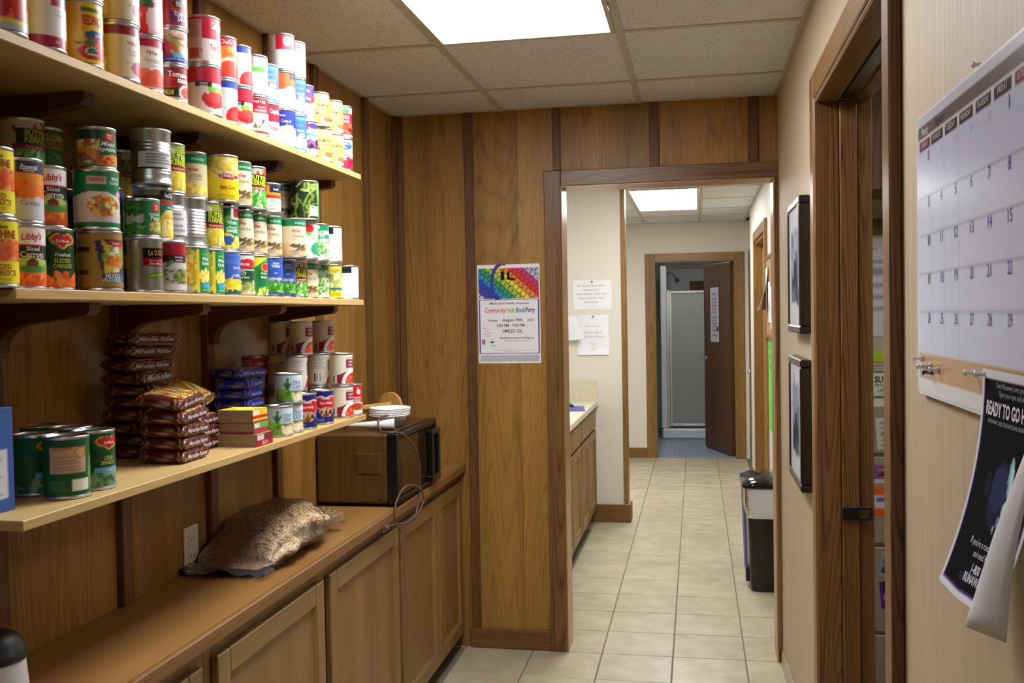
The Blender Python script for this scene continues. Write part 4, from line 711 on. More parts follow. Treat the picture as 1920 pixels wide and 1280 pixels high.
CANS = [
('s','sunshine_carrots',2,-1.0620,1.3096,1.5536), ('s','sunshine_carrots',2,-1.0620,1.3049,1.6606), ('s','barn_carrots',2,-1.0920,1.4142,1.5536),
('s','orange_carrots',2,-1.0920,1.4129,1.6606), ('s','heart_carrots',2,-1.0940,1.4923,1.5536), ('s','barn_carrots',2,-1.1060,1.4938,1.6606),
('m','brown_mixed',2,-1.0620,1.5845,1.5536), ('m','green_mixed',2,-1.0620,1.5793,1.6626), ('k','mixed_small',2,-1.0620,1.5846,1.7716),
('s','silver_peas',2,-1.0620,1.7222,1.5536), ('k','early_peas',2,-1.0620,1.7247,1.6606), ('s','pantry_peas',2,-1.0620,1.8093,1.5536),
('s','club_corn',2,-1.0820,1.7980,1.6606), ('m','silver_big',2,-1.0620,1.7623,1.7676), ('s','plain',2,-1.1070,1.8914,1.5536),
('s','silver_label',2,-1.1070,1.8953,1.6606), ('s','butter_corn',2,-1.1070,1.8969,1.7676), ('s','green_corn',2,-1.0980,1.9718,1.5536),
('s','silver_ribbed',2,-1.1020,1.9738,1.6606), ('s','cream_golden',2,-1.1170,2.0108,1.7676), ('s','green_corn',2,-1.1020,2.0515,1.5536),
('s','butter_corn',2,-1.1020,2.0532,1.6606), ('s','blue_corn',2,-1.1020,2.1313,1.5536), ('s','sweet_corn',2,-1.1060,2.1356,1.6606),
('m','yellow_baby',2,-1.0780,2.0809,1.7676), ('s','heart_beans',2,-1.1060,2.2134,1.5536), ('s','cream_beans',2,-1.1060,2.2152,1.6606),
('s','cream_beans',2,-1.0820,2.1613,1.7676), ('s','triangle_beans',2,-1.1100,2.2977,1.5536), ('s','cream_beans',2,-1.1100,2.2996,1.6606),
('s','butter_beans',2,-1.0820,2.2411,1.7676), ('s','blue_beans',2,-1.1060,2.3814,1.5536), ('s','cream_beans',2,-1.1060,2.3816,1.6606),
('k','orange_corn',2,-1.0740,2.3181,1.7676), ('s','blue_beans',2,-1.1060,2.4649,1.5536), ('s','butter_beans',2,-1.1060,2.5455,1.5536),
('s','cream_beans',2,-1.0700,2.4559,1.6606), ('s','cream_beans',2,-1.1060,2.6239,1.5536), ('s','tomato_white',2,-1.0700,2.5368,1.6606),
('m','bean_picture',2,-1.0620,2.5291,1.7676), ('s','plain',2,-1.1820,2.6461,1.5536), ('s','plain',2,-1.1460,2.5683,1.6606),
('s','cream_beans',2,-1.1420,2.5389,1.7676), ('s','green_peas',2,-1.1060,2.7060,1.5536), ('s','green_peas',2,-1.0700,2.6227,1.6606),
('s','artichoke',2,-1.0980,2.7927,1.5536), ('s','white_black',2,-1.0620,2.7040,1.6606), ('s','white_black',2,-1.0740,2.8732,1.5536),
('s','plain',2,-1.2200,1.5888,1.5536), ('s','plain',2,-1.2200,1.5918,1.6606), ('s','butter_beans',2,-1.2200,1.5949,1.7676),
('s','plain',2,-1.2410,1.6693,1.5536), ('s','plain',2,-1.2410,1.6725,1.6606), ('s','sunshine_green',2,-1.2410,1.6758,1.7676),
('s','plain',2,-1.2660,1.7483,1.5536), ('s','dark_can',2,-1.2660,1.7517,1.6606), ('s','plain',2,-1.1700,1.7572,1.5536),
('s','blue_beans',2,-1.1700,1.7606,1.6606), ('s','plain',2,-1.2500,1.9371,1.5536), ('s','plain',2,-1.2500,1.9410,1.6606),
('s','butter_corn',2,-1.2500,1.9448,1.7676), ('s','tomato_yellow',1,-1.0580,1.3428,1.9435), ('w','white_red',1,-1.0580,1.4369,1.9435),
('t','yellow_red',1,-1.0580,1.5458,1.9435), ('t','yellow_red',1,-1.0580,1.5489,2.0595), ('s','burgundy_tomato',1,-1.0580,1.6546,1.9435),
('s','burgundy_tomato',1,-1.0580,1.6579,2.0505), ('s','whole_tomato',1,-1.0630,1.7441,1.9435), ('s','red_tomato',1,-1.0630,1.7476,2.0505),
('k','tomato_sauce',1,-1.0580,1.8372,1.9435), ('k','green_sauce',1,-1.0580,1.8410,2.0195), ('k','red_sauce',1,-1.0580,1.8447,2.0955),
('w','pantry_soup',1,-1.0580,1.9729,1.9435), ('w','red_soup',1,-1.0580,1.9745,2.0515), ('c','bluetop_soup',1,-1.0580,2.0608,1.9435),
('c','orange_soup',1,-1.0580,2.0625,2.0420), ('c','pantry_soup',1,-1.0580,2.1378,1.9435), ('c','bluetop_soup',1,-1.0580,2.1367,2.0420),
('c','mushroom_soup',1,-1.0580,2.2231,1.9435), ('c','orange_green_soup',1,-1.0580,2.2249,2.0420), ('c','red_soup',1,-1.0680,2.3081,1.9435),
('c','blue_soup',1,-1.0680,2.3099,2.0420), ('c','blue_cream_soup',1,-1.0580,2.3875,1.9435), ('c','orange_white_soup',1,-1.0580,2.3911,2.0420),
('c','red_white_soup',1,-1.0580,2.3930,2.1405), ('c','blue_soup',1,-1.0580,2.4608,1.9435), ('c','blue_soup',1,-1.0580,2.4627,2.0420),
('c','cream_white_soup',1,-1.0580,2.4646,2.1405), ('c','berry_pie',1,-1.0580,2.5363,1.9435), ('c','purple_pie',1,-1.0660,2.5367,2.0420),
('c','pumpkin',1,-1.0580,2.6412,1.9435), ('c','pumpkin',1,-1.0580,2.6306,2.0420), ('c','pumpkin',1,-1.0580,2.7363,1.9435),
('c','pumpkin',1,-1.0580,2.7383,2.0420), ('c','cranberry',1,-1.0580,2.8143,1.9435), ('c','ranch_beans',1,-1.0580,2.8163,2.0420),
('s','red_soup',1,-1.1330,2.0056,1.9435), ('s','red_soup',1,-1.1330,2.0097,2.0505), ('w','spinach_back',3,-1.0830,1.5021,1.1957),
('w','spinach',3,-1.0870,1.5838,1.1957), ('w','spinach',3,-1.1610,1.5226,1.1957), ('w','spinach',3,-1.1650,1.6307,1.1957),
('w','spinach',3,-1.2410,1.6509,1.1957), ('v','giant_corn',3,-1.0680,2.3399,1.1957), ('v','giant_corn',3,-1.0680,2.4051,1.2757),
('v','giant_corn',3,-1.0720,2.4161,1.1957), ('c','heart_soup',3,-1.0620,2.4954,1.1957), ('c','heart_soup',3,-1.0620,2.6223,1.1957),
('c','swoosh_soup',3,-1.0620,2.7847,1.1957), ('c','swoosh_soup',3,-1.0620,2.7867,1.2942), ('c','red_circle_soup',3,-1.0580,2.8545,1.1957),
('c','plain',3,-1.1380,2.6126,1.1957), ('c','back_soup',3,-1.1380,2.6185,1.2942), ('c','swoosh_soup',3,-1.1380,2.6600,1.3927),
('c','plain',3,-1.1380,2.7811,1.1957), ('c','back_soup',3,-1.1380,2.7876,1.2942), ('c','swoosh_soup',3,-1.1380,2.8295,1.3927),
('c','plain',3,-1.2100,2.6565,1.1957), ('c','plain',3,-1.2100,2.6624,1.2942), ('c','swoosh_soup',3,-1.2100,2.6836,1.3927),
('c','plain',3,-1.2720,2.6164,1.1957), ('c','red_soup',3,-1.2720,2.6220,1.2942), ('c','red_soup',3,-1.2590,2.7092,1.1957),
('c','red_soup',3,-1.2590,2.7151,1.2942)]

_bodies = {}; _labels = {}; SHELF = {1: 'top', 2: 'middle', 3: 'bottom'}
_art = {}
def can_meshes(t, lab):
    r, h = CT[t]; ribs = lab in ('silver_label', 'silver_big', 'silver_ribbed')
    if (t, ribs) not in _bodies: _bodies[t, ribs] = can_body(r, h, ribs)
    if (t, lab) not in _labels:
        if lab == 'silver_ribbed': me = None
        elif lab == 'silver_label': me = label_mesh('paper_tag', Art('#d5d2d8', 73, 12).lines(.34, .1, .66, .9, '#8b8790', 5), r+.0006, h*.18, h*.68, arc=1.25)
        elif lab == 'silver_big': me = label_mesh('paper_tag', Art('#d5d2d8', 73, 12).lines(.42, .15, .64, .9, '#77737c', 4), r+.0006, h*.30, h*.58, arc=.95)
        else:
            if lab not in _art: _art[lab] = globals()['d_' + lab]()
            me = label_mesh('can_label', _art[lab], r, .0062, h - .0062, M_print_metal if lab == 'silver_peas' else None)
        _labels[t, lab] = me
    return _bodies[t, ribs], _labels[t, lab]
def place_cans():
    rows = []
    for t, lab, sh, x, y, z in CANS:
        r, h = CT[t]
        under = [q for q in rows if q[2] == sh and abs(q[5] + CT[q[0]][1] - z) < .02 and math.hypot(q[3]-x, q[4]-y) < .05]
        under.sort(key=lambda q: math.hypot(q[3]-x, q[4]-y))
        rows.append((t, lab, sh, x, y, z, under[0] if under else None))
    base = [q for q in rows if q[6] is None]
    names = []
    for q in rows:
        t, lab, sh, x, y, z, un = q; full, short = WORDS[lab]
        if un: where = 'stacked on the ' + WORDS[un[1]][1] + ', ' + SHELF[sh] + ' shelf'
        else:
            left = [b for b in base if b[2] == sh and b[4] < y - .01 and abs(b[3]-x) < .06]
            left.sort(key=lambda b: -b[4])
            right = [b for b in base if b[2] == sh and b[4] > y + .01 and abs(b[3]-x) < .06]; right.sort(key=lambda b: b[4])
            if left: where = 'on the ' + SHELF[sh] + ' shelf beyond the ' + WORDS[left[0][1]][1]
            elif right: where = 'on the ' + SHELF[sh] + ' shelf before the ' + WORDS[right[0][1]][1]
            else: where = 'standing on the ' + SHELF[sh] + ' shelf'
        names.append(full + ' ' + where)
    orders = ['nearest', 'second', 'third', 'fourth', 'fifth', 'sixth', 'seventh', 'eighth']
    from collections import defaultdict
    d = defaultdict(list)
    for i, n in enumerate(names): d[n].append(i)
    for n, l in d.items():
        if len(l) > 1:
            l.sort(key=lambda i: (rows[i][4]))
            for k, i in enumerate(l):
                nn = n.replace(' shelf', ' shelf', 1); names[i] = nn + ', ' + orders[k] + ' from camera'
    for i, n in enumerate(names):
        n = names[i]
        w = n.split()
        if len(w) > 16: names[i] = ' '.join(x for x in w if x not in ('the', 'a'))
        if len(names[i].split()) > 16: names[i] = names[i].replace(' with ', ' ')
        if len(names[i].split()) > 16: names[i] = names[i].replace(' food', '').replace(' can stacked', ' stacked')
    for i, n in enumerate(names):
        if len(n.split()) > 16: names[i] = n.replace('turned to its printed back', 'turned backwards').replace('turned to its tan panel', 'turned backwards')
    for q, nm in zip(rows, names):
        t, lab, sh, x, y, z, un = q; body, lm = can_meshes(t, lab)
        az = math.atan2(-y, -x) + .15 + R_.uniform(-.12, .12)
        o = link('food_can', body, None, (x, y, z + (.0005 if un is None else .0002)), (0, 0, az))
        tag(o, nm, 'can', 'food cans on the ' + SHELF[sh] + ' shelf')
        if lm: link('paper_tag' if 'silver' in lab and lab != 'silver_peas' else 'can_label', lm, o)
place_cans()
# ------------------------------------------------------------------ ceiling lights
def ceiling_light(x0, x1, y0, y1, strength, label, name='ceiling_light'):
    t = empty(name, ((x0+x1)/2, (y0+y1)/2, H), label, 'light', 'recessed ceiling lights')
    w, d = (x1-x0)/2 - .013, (y1-y0)/2 - .013
    fr = MB(); b = .016
    fr.box(-w, w, -d, -d+b, -.006, .012, c=.002).box(-w, w, d-b, d, -.006, .012, c=.002).box(-w, -w+b, -d+b, d-b, -.006, .012, c=.002).box(w-b, w, -d+b, d-b, -.006, .012, c=.002)
    obj('light_frame', fr, M_grid, t)
    obj('diffuser', MB().box(-w+b, w-b, -d+b, d-b, -.002, .006), lamp('lit_diffuser_%g' % strength, strength), t)
    for s in (-1, 1): obj('latch', MB().box(w+.0005, w+.006, s*d*.55-.02, s*d*.55+.02, -.012, .0, c=.002), M_grid, t)
ceiling_light(-.838, -.232, 1.92, 3.15, MAIN_LIGHT, 'bright fluorescent ceiling panel above the pantry aisle')
ceiling_light(-.838, -.232, -.55, .67, BACK_LIGHT, 'fluorescent ceiling panel behind the camera')
ceiling_light(-.508, .042, 7.20, 8.70, HALL_LIGHT, 'bright fluorescent ceiling panel in the far hall')
ceiling_light(-.508, .042, 4.92, 6.10, HALL_LIGHT, 'fluorescent ceiling panel just inside the hall', )
ceiling_light(-.3, .1, 10.7, 11.1, BATH_LIGHT, 'small square ceiling panel in the bathroom')
ceiling_light(1.0, 1.6, 2.0, 3.2, SIDE_LIGHT, 'ceiling panel in the side office')

# ------------------------------------------------------------------ shelves and brackets
XS, SY1 = -1.021, 2.88
def shelf(z, y0, label):
    o = obj('wall_shelf', MB().box(XL, XS, y0, SY1, z-.017, z, c=.0015), M_shelf); tag(o, label, 'shelf', 'birch wall shelves'); return o
shelf(1.9435, .55, 'topmost long birch wall shelf, carrying soup and tomato cans')
shelf(1.5536, 1.308, 'middle long birch wall shelf, packed with vegetable cans')
shelf(1.1957, 1.308, 'lowest long birch wall shelf, carrying noodle packs and boxes')
def bracket(y, z, label, L=.205, hh=.105):
    pts = [(XL+.019, z-hh)]
    pts += [(XL+.034, z-hh), (XL+.036, z-hh+.012)]
    for k in range(9):
        a = PI/2*k/8; pts.append((XL + .036 + (.075)*(1-math.cos(a)), z - hh + .012 + (.055)*math.sin(a)))
    pts += [(XL+L-.01, z-.024), (XL+L, z-.016), (XL+L, z-.0005), (XL+.019, z-.0005)]
    mb = MB(); mb.prism(pts, 'y', y-.017, y+.017); o = obj('shelf_bracket', mb, M_bracket); tag(o, label, 'bracket', 'curved wooden shelf brackets')
ordn = ['nearest', 'second', 'third', 'farthest']
for i, y in enumerate((1.63, 2.05, 2.47, 2.86)): bracket(y, 1.9265, 'dark curved wooden bracket under the top shelf, %s from camera' % ordn[i], L=.235)
for i, y in enumerate((1.63, 2.05, 2.47, 2.86)): bracket(y, 1.5366, 'dark curved wooden bracket under the middle shelf, %s from camera' % ordn[i], L=.235)
# ------------------------------------------------------------------ base cabinets under the counter
ZC, XC = .831, -1.031
wt = obj('worktop', MB().box(XL+.0005, XC-.014, .6, YP-.002, ZC-.032, ZC), M_counter); tag(wt, 'orange-brown laminate counter top along the left wall', 'counter')
obj('edge_band', MB().box(XC-.014, XC, .6, YP-.002, ZC-.034, ZC+.0005, c=.003), M_counter_edge, wt, label='darker wooden front edge')
def panel_door(mb_out, par, y0, y1, z0, z1, x, rail=.058, name='door', xdir=1, mats=None):
    """a framed door facing +X, its hinge origin at (x, y0, z0)"""
    mv, mh = mats or (M_cab, M_cab_y)
    b = MB(); h_, w_ = z1-z0, y1-y0; r2 = rail + .010
    b.add([(.0165, rail, rail), (.0165, w_-rail, rail), (.0165, w_-rail, h_-rail), (.0165, rail, h_-rail), (.008, r2, r2), (.008, w_-r2, r2), (.008, w_-r2, h_-r2), (.008, r2, h_-r2)], [(0,1,5,4), (1,2,6,5), (2,3,7,6), (3,0,4,7), (4,5,6,7)])
    b.add([(.002, rail, rail), (.002, w_-rail, rail), (.002, w_-rail, h_-rail), (.002, rail, h_-rail)], [(0,3,2,1)])
    d = obj(name, b, mv, par, (x, y0, z0))
    for q in (0, w_-rail): obj('stile', MB().box(0, .019, q, q+rail, 0, h_, c=.003), mv, d)
    for q in (0, h_-rail): obj('rail', MB().box(0.0004, .0188, rail+.0003, w_-rail-.0003, q, q+rail, c=.003), mh, d)
    return d
def base_cabinet(y0, y1, doors, label):
    t = empty('base_cabinet', (XL, y0, 0), label, 'cabinet', 'oak base cabinets'); w = y1-y0; xf = -1.066 - XL
    obj('carcass', MB().box(.001, xf-.02, .001, w-.001, .09, ZC-.033), M_cab, t)
    obj('face_frame', MB().box(xf-.0198, xf, .0005, .035, .06, ZC-.0345, c=.001).box(xf-.0198, xf, w-.035, w-.0005, .06, ZC-.0345, c=.001).box(xf-.0198, xf, .0355, w-.0355, ZC-.105, ZC-.0345, c=.001).box(xf-.0198, xf, .0355, w-.0355, .06, .09, c=.001), M_cab, t)
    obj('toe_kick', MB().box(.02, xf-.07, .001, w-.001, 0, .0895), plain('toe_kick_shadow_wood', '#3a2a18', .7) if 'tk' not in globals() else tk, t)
    for a, b_, rot in doors:
        d = panel_door(None, t, a-y0, b_-y0, .07, .757, xf+.0006)
        if rot:
            d.rotation_euler = (0, 0, rot)
    return t
base_cabinet(3.28, YP-.003, [(3.295, 3.795, 0), (3.805, 4.205, 0)], 'oak base cabinet at the far end under the microwave')
base_cabinet(1.92, 3.279, [(1.95, 2.57, 0), (2.615, 3.262, 0)], 'oak base cabinet under the bag of cereal')
base_cabinet(.62, 1.919, [(.65, 1.24, 0), (1.29, 1.885, 0)], 'oak base cabinet nearest the camera')

# ------------------------------------------------------------------ microwave
MZ, MH, MY0, MY1 = ZC, .258, 3.222, 3.745
mt = empty('microwave', (-1.332, MY0, MZ), 'wood-grain countertop microwave with black door handle', 'microwave'); MW = MY1-MY0; XF = .262
M_mww = wood('microwave_wood_veneer', '#302010', '#4d3419', '#5e4322', 'z', rough=.38, arch=8, figure=.4, tint=.0)
M_mwd = mottled('microwave_dark_glass', '#2a1c10', '#3a2815', (3, 8, 3), rough=.12)
obj('body', MB().box(0, XF, 0, MW, .012, MH, c=.008), M_mww, mt)
bz = MB(); bz.box(XF+.0005, XF+.038, 0, .030, .012, MH+.001, c=.004).box(XF+.0005, XF+.038, MW-.02, MW, .012, MH+.001, c=.004).box(XF+.0005, XF+.038, .0301, MW-.0201, MH-.022, MH+.001, c=.004).box(XF+.0005, XF+.038, .0301, MW-.0201, .012, .03, c=.004)
obj('bezel', bz, M_dark, mt)
obj('door', MB().box(XF+.0005, XF+.031, .0305, MW-.125, .031, MH-.0225, c=.003), M_mwd, mt)
cp = obj('control_panel', MB().box(XF+.0005, XF+.030, MW-.1245, MW-.0205, .031, MH-.0225, c=.002), M_mwd, mt)
ha = MB(); hy0, hy1 = MW-.145, MW-.03
ha.box(XF+.031, XF+.062, hy0, hy1, .205, .228, c=.005).box(XF+.031, XF+.062, hy0, hy1, .022, .05, c=.005).box(XF+.040, XF+.062, hy0, hy0+.022, .0505, .2045, c=.004).box(XF+.036, XF+.062, hy1-.028, hy1, .0505, .2045, c=.004)
obj('door_handle', ha, M_dark, mt)
ve = MB()
for k in range(4): ve.box(XF+.0305, XF+.034, hy0+.03 + .014*k, hy0+.034 + .014*k, .055, .20)
obj('vent_rib', ve, M_dark, mt)
cv = MB(); cv.box(.148, .242, -.0035, 0.0005, .118, .192, c=.0015); obj('side_cover', cv, M_mww, mt, label='raised square cover plate on the side')
obj('screw', MB().lathe([(.001, .002), (.004, .0015), (.005, 0)], 12), M_dark, mt, (.236, -.0002, .03), (PI/2, 0, 0))
for x in (.03, .23):
    for y in (.04, MW-.04): obj('foot', MB().lathe([(.001, 0), (.012, 0), (.014, .012), (.001, .012)], 14), M_dark, mt, (x, y, 0))
MT = MZ + MH
# bowls
M_foam = plain('white_foam', '#f1f1f0', .6)
bm_ = MB(); bm_.lathe([(.001, .002), (.040, .002), (.044, 0), (.066, .042), (.0755, .046), (.0765, .050), (.0740, .050), (.065, .045), (.042, .005), (.001, .005)], 36)
bme = bm_.mesh('foam_bowl', M_foam)
ords = ['lowest', 'second from bottom', 'middle', 'second from top', 'topmost']
for k in range(5):
    o = link('foam_bowl', bme, None, (-1.122 + .0008*k, 3.42, MT + .001 + .0062*k), (.0, .0, 0)); tag(o, 'white foam bowl stacked on the microwave, %s of five' % ords[k], 'bowl', 'white foam bowls on the microwave')
# paper towel holder lying on its side
ph = empty('paper_towel_holder', (-1.185, 3.615, MT + .058), 'wooden paper towel holder lying behind the white bowls', 'holder', rz=0)
dirv = Vector((-.40, -.90, -.0)).normalized(); M_dowel = wood('light_dowel_wood', '#9a6a30', '#b98845', '#caa062', 'z', rough=.5, arch=6, figure=.5, tint=.0)
def disc_between(p, n, r, th, seg=36):
    mb = MB(); mb.tube([p, p + n*th], r, seg); return mb
obj('end_disc', disc_between(Vector((0, 0, 0)), -dirv, .0575, .014), M_dowel, ph)
obj('dowel', MB().tube([(0, 0, .008), tuple(dirv*.26 + Vector((0, 0, .008)))], .012, 14), M_dowel, ph)
obj('end_disc', disc_between(dirv*.2605, dirv, .0575, .014), M_dowel, ph)
# white tapered appliance and its cord
ap = empty('hand_appliance', (-1.10, 3.335, MT + .001), 'white tapered handheld appliance with brown cord lying on microwave', 'appliance')
prof = [(-.15, -.03, .006), (-.10, -.02, .009), (-.04, -.008, .014), (.0, .0, .018), (.022, .006, .020)]
obj('housing', MB().tube([(x, y, .021) for x, y, r in prof], [r for x, y, r in prof], 16), M_white, ap)
obj('blade', MB().tube([(-.24, -.05, .022), (-.15, -.03, .026)], [.003, .007], 8), M_black, ap)
def spline(pts, n=10):
    out = []; P = [Vector(p) for p in pts]; P = [P[0]*2 - P[1]] + P + [P[-1]*2 - P[-2]]
    for i in range(1, len(P)-2):
        for k in range(n):
            t = k/n; a, b, c, d = P[i-1], P[i], P[i+1], P[i+2]
            out.append(.5*((2*b) + (c-a)*t + (2*a - 5*b + 4*c - d)*t*t + (3*b - a - 3*c + d)*t**3))
    out.append(P[-2]); return out
M_cord = plain('brown_cord', '#5b4536', .4)
O = Vector(ap.location)
cw = [(-1.10, 3.34, MT+.054), (-1.125, 3.30, MT+.045), (-1.10, 3.255, MT+.006), (-1.06, 3.235, MT+.005), (-1.026, 3.27, MT-.004), (-1.008, 3.345, 1.03), (-1.003, 3.395, .95), (-1.005, 3.39, .85), (-1.008, 3.34, .775), (-1.012, 3.22, .765), (-1.014, 3.13, .80), (-1.012, 3.135, .865), (-1.006, 3.22, .905), (-1.000, 3.35, .885), (-.998, 3.42, .84), (-1.0, 3.40, .80), (-1.008, 3.27, .775), (-1.016, 3.14, .792), (-1.02, 3.06, .801)]
obj('power_cord', MB().tube([p - O for p in spline(cw)], .0034, 8), M_cord, ap)
pl = MB(); p0 = Vector((-1.02, 3.068, .800)) - O; dd = Vector((-.004, -1, -.04)).normalized()
pl.tube([p0, p0 + dd*.012, p0 + dd*.03, p0 + dd*.034], [.005, .010, .011, .009], 10); obj('plug', pl, M_cord, ap)
for s in (-1, 1): obj('plug_prong', MB().box(-.0008, .0008, -.018, 0, -.003, .003), M_tin, ap, tuple(p0 + dd*.034 + Vector((0, 0, s*.0055))), (.04, 0, 0))
# outlet
ou = empty('wall_outlet', (XL, 2.36, .835), 'white double wall outlet behind the bag of cereal', 'outlet')
obj('cover_plate', MB().box(.0, .006, -.036, .036, 0, .114, c=.002), M_offwhite, ou)
for z in (.034, .080): 
    r = obj('receptacle', MB().box(.0062, .0085, -.016, .016, z-.014, z+.014, c=.002), M_offwhite, ou)
    obj('slot', MB().box(.0086, .009, -.008, -.006, z-.004, z+.006).box(.0086, .009, .006, .008, z-.004, z+.006), M_dark, r)

# ------------------------------------------------------------------ bag of cereal
bag = empty('cereal_bag', (-1.195, 2.612, ZC), 'clear plastic bag of ring cereal lying on the brown counter', 'bag', rz=math.radians(-3))
def bagsurf(u, v, inset=0.0):
    # u 0..1 from the bottom seam to the gathered neck, v 0..2pi around
    Y = -.275 + .49*u
    wx = .122*min(1, (u + .10)/.22)**.5*(1 - max(0, (u-.62)/.38)**1.6*.72)
    hz = .066*(math.sin(PI*min(1, u*.86 + .02))**.75)*(1 - .25*max(0, u-.7)) + .002
    wob = 1 + .05*math.sin(7*v + 9*u) + .04*math.sin(3*v - 14*u) + .06*math.sin(11*u*PI)*math.cos(2*v)
    x = (wx - inset)*math.copysign(abs(math.cos(v))**.8, math.cos(v))*wob; z = hz + (hz - inset)*math.sin(v)*(wob if math.sin(v) > 0 else 1)
    return Vector((x, Y, max(z, .0040 + inset)))
def bagmesh(nu, nv, inset):
    mb = MB(); v = [bagsurf(i/(nu-1), 2*PI*k/nv, inset) for i in range(nu) for k in range(nv)]
    f = [(i*nv+k, i*nv+(k+1)%nv, (i+1)*nv+(k+1)%nv, (i+1)*nv+k) for i in range(nu-1) for k in range(nv)]
    return mb.add(v, f, 0, True)
M_cer = mottled('cereal_mass', '#b98a50', '#e0bb84', 130, rough=.8, bump=.8, bdist=.004)
obj('cereal_filling', bagmesh(26, 40, .010), M_cer, bag)
def torus(mb, p, ax, R, r, n=10, m=5):
    ax = ax.normalized(); u = ax.orthogonal().normalized(); w = ax.cross(u); v = []; f = []
    for i in range(n):
        a = 2*PI*i/n; c = u*math.cos(a) + w*math.sin(a)
        for k in range(m):
            b = 2*PI*k/m; v.append(p + c*(R + r*math.cos(b)) + ax*(r*math.sin(b)))
    for i in range(n):
        for k in range(m): f.append((i*m+k, ((i+1)%n)*m+k, ((i+1)%n)*m+(k+1)%m, i*m+(k+1)%m))
    mb.add(v, f, 0, True)
rr = random.Random(4); cm = MB()
for _ in range(1500):
    u, v = rr.uniform(.06, .94), rr.uniform(-.35, PI+.35); p = bagsurf(u, v, .008); n_ = (bagsurf(u, v+.02, 0) - bagsurf(u, v-.02, 0)).cross(bagsurf(u+.01, v, 0) - bagsurf(u-.01, v, 0)) * -1
    if n_.length < 1e-9: continue
    ax = n_.normalized() + Vector((rr.gauss(0, .35), rr.gauss(0, .35), rr.gauss(0, .35))); torus(cm, p, ax, .0064, .0027)
co_ = obj('cereal_ring', cm, mottled('toasted_oat', '#dcb478', '#f2d8a4', 90, rough=.75), bag); co_['kind'] = 'stuff'
def film_mat(name, alpha, col='#f4f2fa', rough=.08):
    m, nt, b = newmat(name); L = nt.links.new
    tr = N(nt, 'ShaderNodeBsdfTransparent'); gl = N(nt, 'ShaderNodeBsdfGlossy'); gl.inputs['Roughness'].default_value = rough; di = N(nt, 'ShaderNodeBsdfDiffuse'); di.inputs[0].default_value = (*lin(col), 1)
    fr = N(nt, 'ShaderNodeFresnel'); fr.inputs[0].default_value = 1.45
    no = N(nt, 'ShaderNodeTexNoise'); no.inputs['Scale'].default_value = 22; no.inputs['Detail'].default_value = 2; bu = N(nt, 'ShaderNodeBump'); bu.inputs['Strength'].default_value = .5; bu.inputs['Distance'].default_value = .01
    L(no.outputs[0], bu.inputs['Height']); L(bu.outputs[0], gl.inputs['Normal']); L(bu.outputs[0], fr.inputs['Normal'])
    m1 = N(nt, 'ShaderNodeMixShader'); m1.inputs[0].default_value = alpha; L(tr.outputs[0], m1.inputs[1]); L(di.outputs[0], m1.inputs[2])
    m2 = N(nt, 'ShaderNodeMixShader'); L(fr.outputs[0], m2.inputs[0]); L(m1.outputs[0], m2.inputs[1]); L(gl.outputs[0], m2.inputs[2])
    L(m2.outputs[0], nt.nodes['Material Output'].inputs['Surface']); return m
M_film = film_mat('clear_bag_film', .06, '#e6e2f0', .12)
def filmsurf(u, v):
    # the film lies over the filling and runs on past it as a flattened clear end toward the camera
    if u >= .16: return bagsurf((u - .16)/.84, v, -.003)
    t = u/.16; base = bagsurf(0.0, v, -.003); wv = .004*math.sin(5*v + 3*u) + .005*math.sin(v*9)*(1-t)
    return Vector((math.cos(v)*(.128 - .006*(1-t)) , base.y - .052*(1-t), max(.0012, .010 + .006*t + math.sin(v)*(.006 + .010*t) + wv*(1 if math.sin(v) > 0 else 0))))
nu, nv = 36, 44; sk = MB(); sk.add([filmsurf(i/(nu-1), 2*PI*k/nv) for i in range(nu) for k in range(nv)], [(i*nv+k, i*nv+(k+1)%nv, (i+1)*nv+(k+1)%nv, (i+1)*nv+k) for i in range(nu-1) for k in range(nv)], 0, True)
obj('bag_film', sk, M_film, bag)
nk = MB(); v = []; NN = 97
for i in range(NN):
    a = -1 + 2*i/(NN-1); w_ = math.sin(2*PI*8*i/(NN-1))
    for k, (rr_, yy) in enumerate(((.030, .180), (.042, .205), (.064, .232), (.084, .256), (.096, .270))): v.append((a*rr_ + .006*w_*k/4, yy - .022*abs(a)*k/4 + .006*math.sin(i*.5)*k/4, .026 + .004*k + (.006 + .0035*k)*w_ + .010*math.cos(a*2)*(k/4)))
nk.add(v, [(i*5+k, i*5+k+1, (i+1)*5+k+1, (i+1)*5+k) for i in range(NN-1) for k in range(4)], 0, True)
obj('gathered_neck', nk, film_mat('gathered_film', .8, '#b49a7c'), bag)

# ------------------------------------------------------------------ tumbler at the lower left
tb = empty('tumbler', (-1.155, 1.40, ZC), 'white tumbler with black domed lid at the near end of counter', 'tumbler')
obj('cup_body', MB().lathe([(.001, 0), (.056, 0), (.057, .004), (.0478, .105), (.0475, .110), (.001, .110)], 32), plain('white_tumbler_plastic', '#d8d5d8', .3), tb)
obj('domed_lid', MB().lathe([(.047, .1105), (.0505, .111), (.0505, .120), (.048, .124), (.044, .138), (.035, .150), (.02, .157), (.001, .159)], 32), plain('black_lid', '#0c100e', .45), tb)
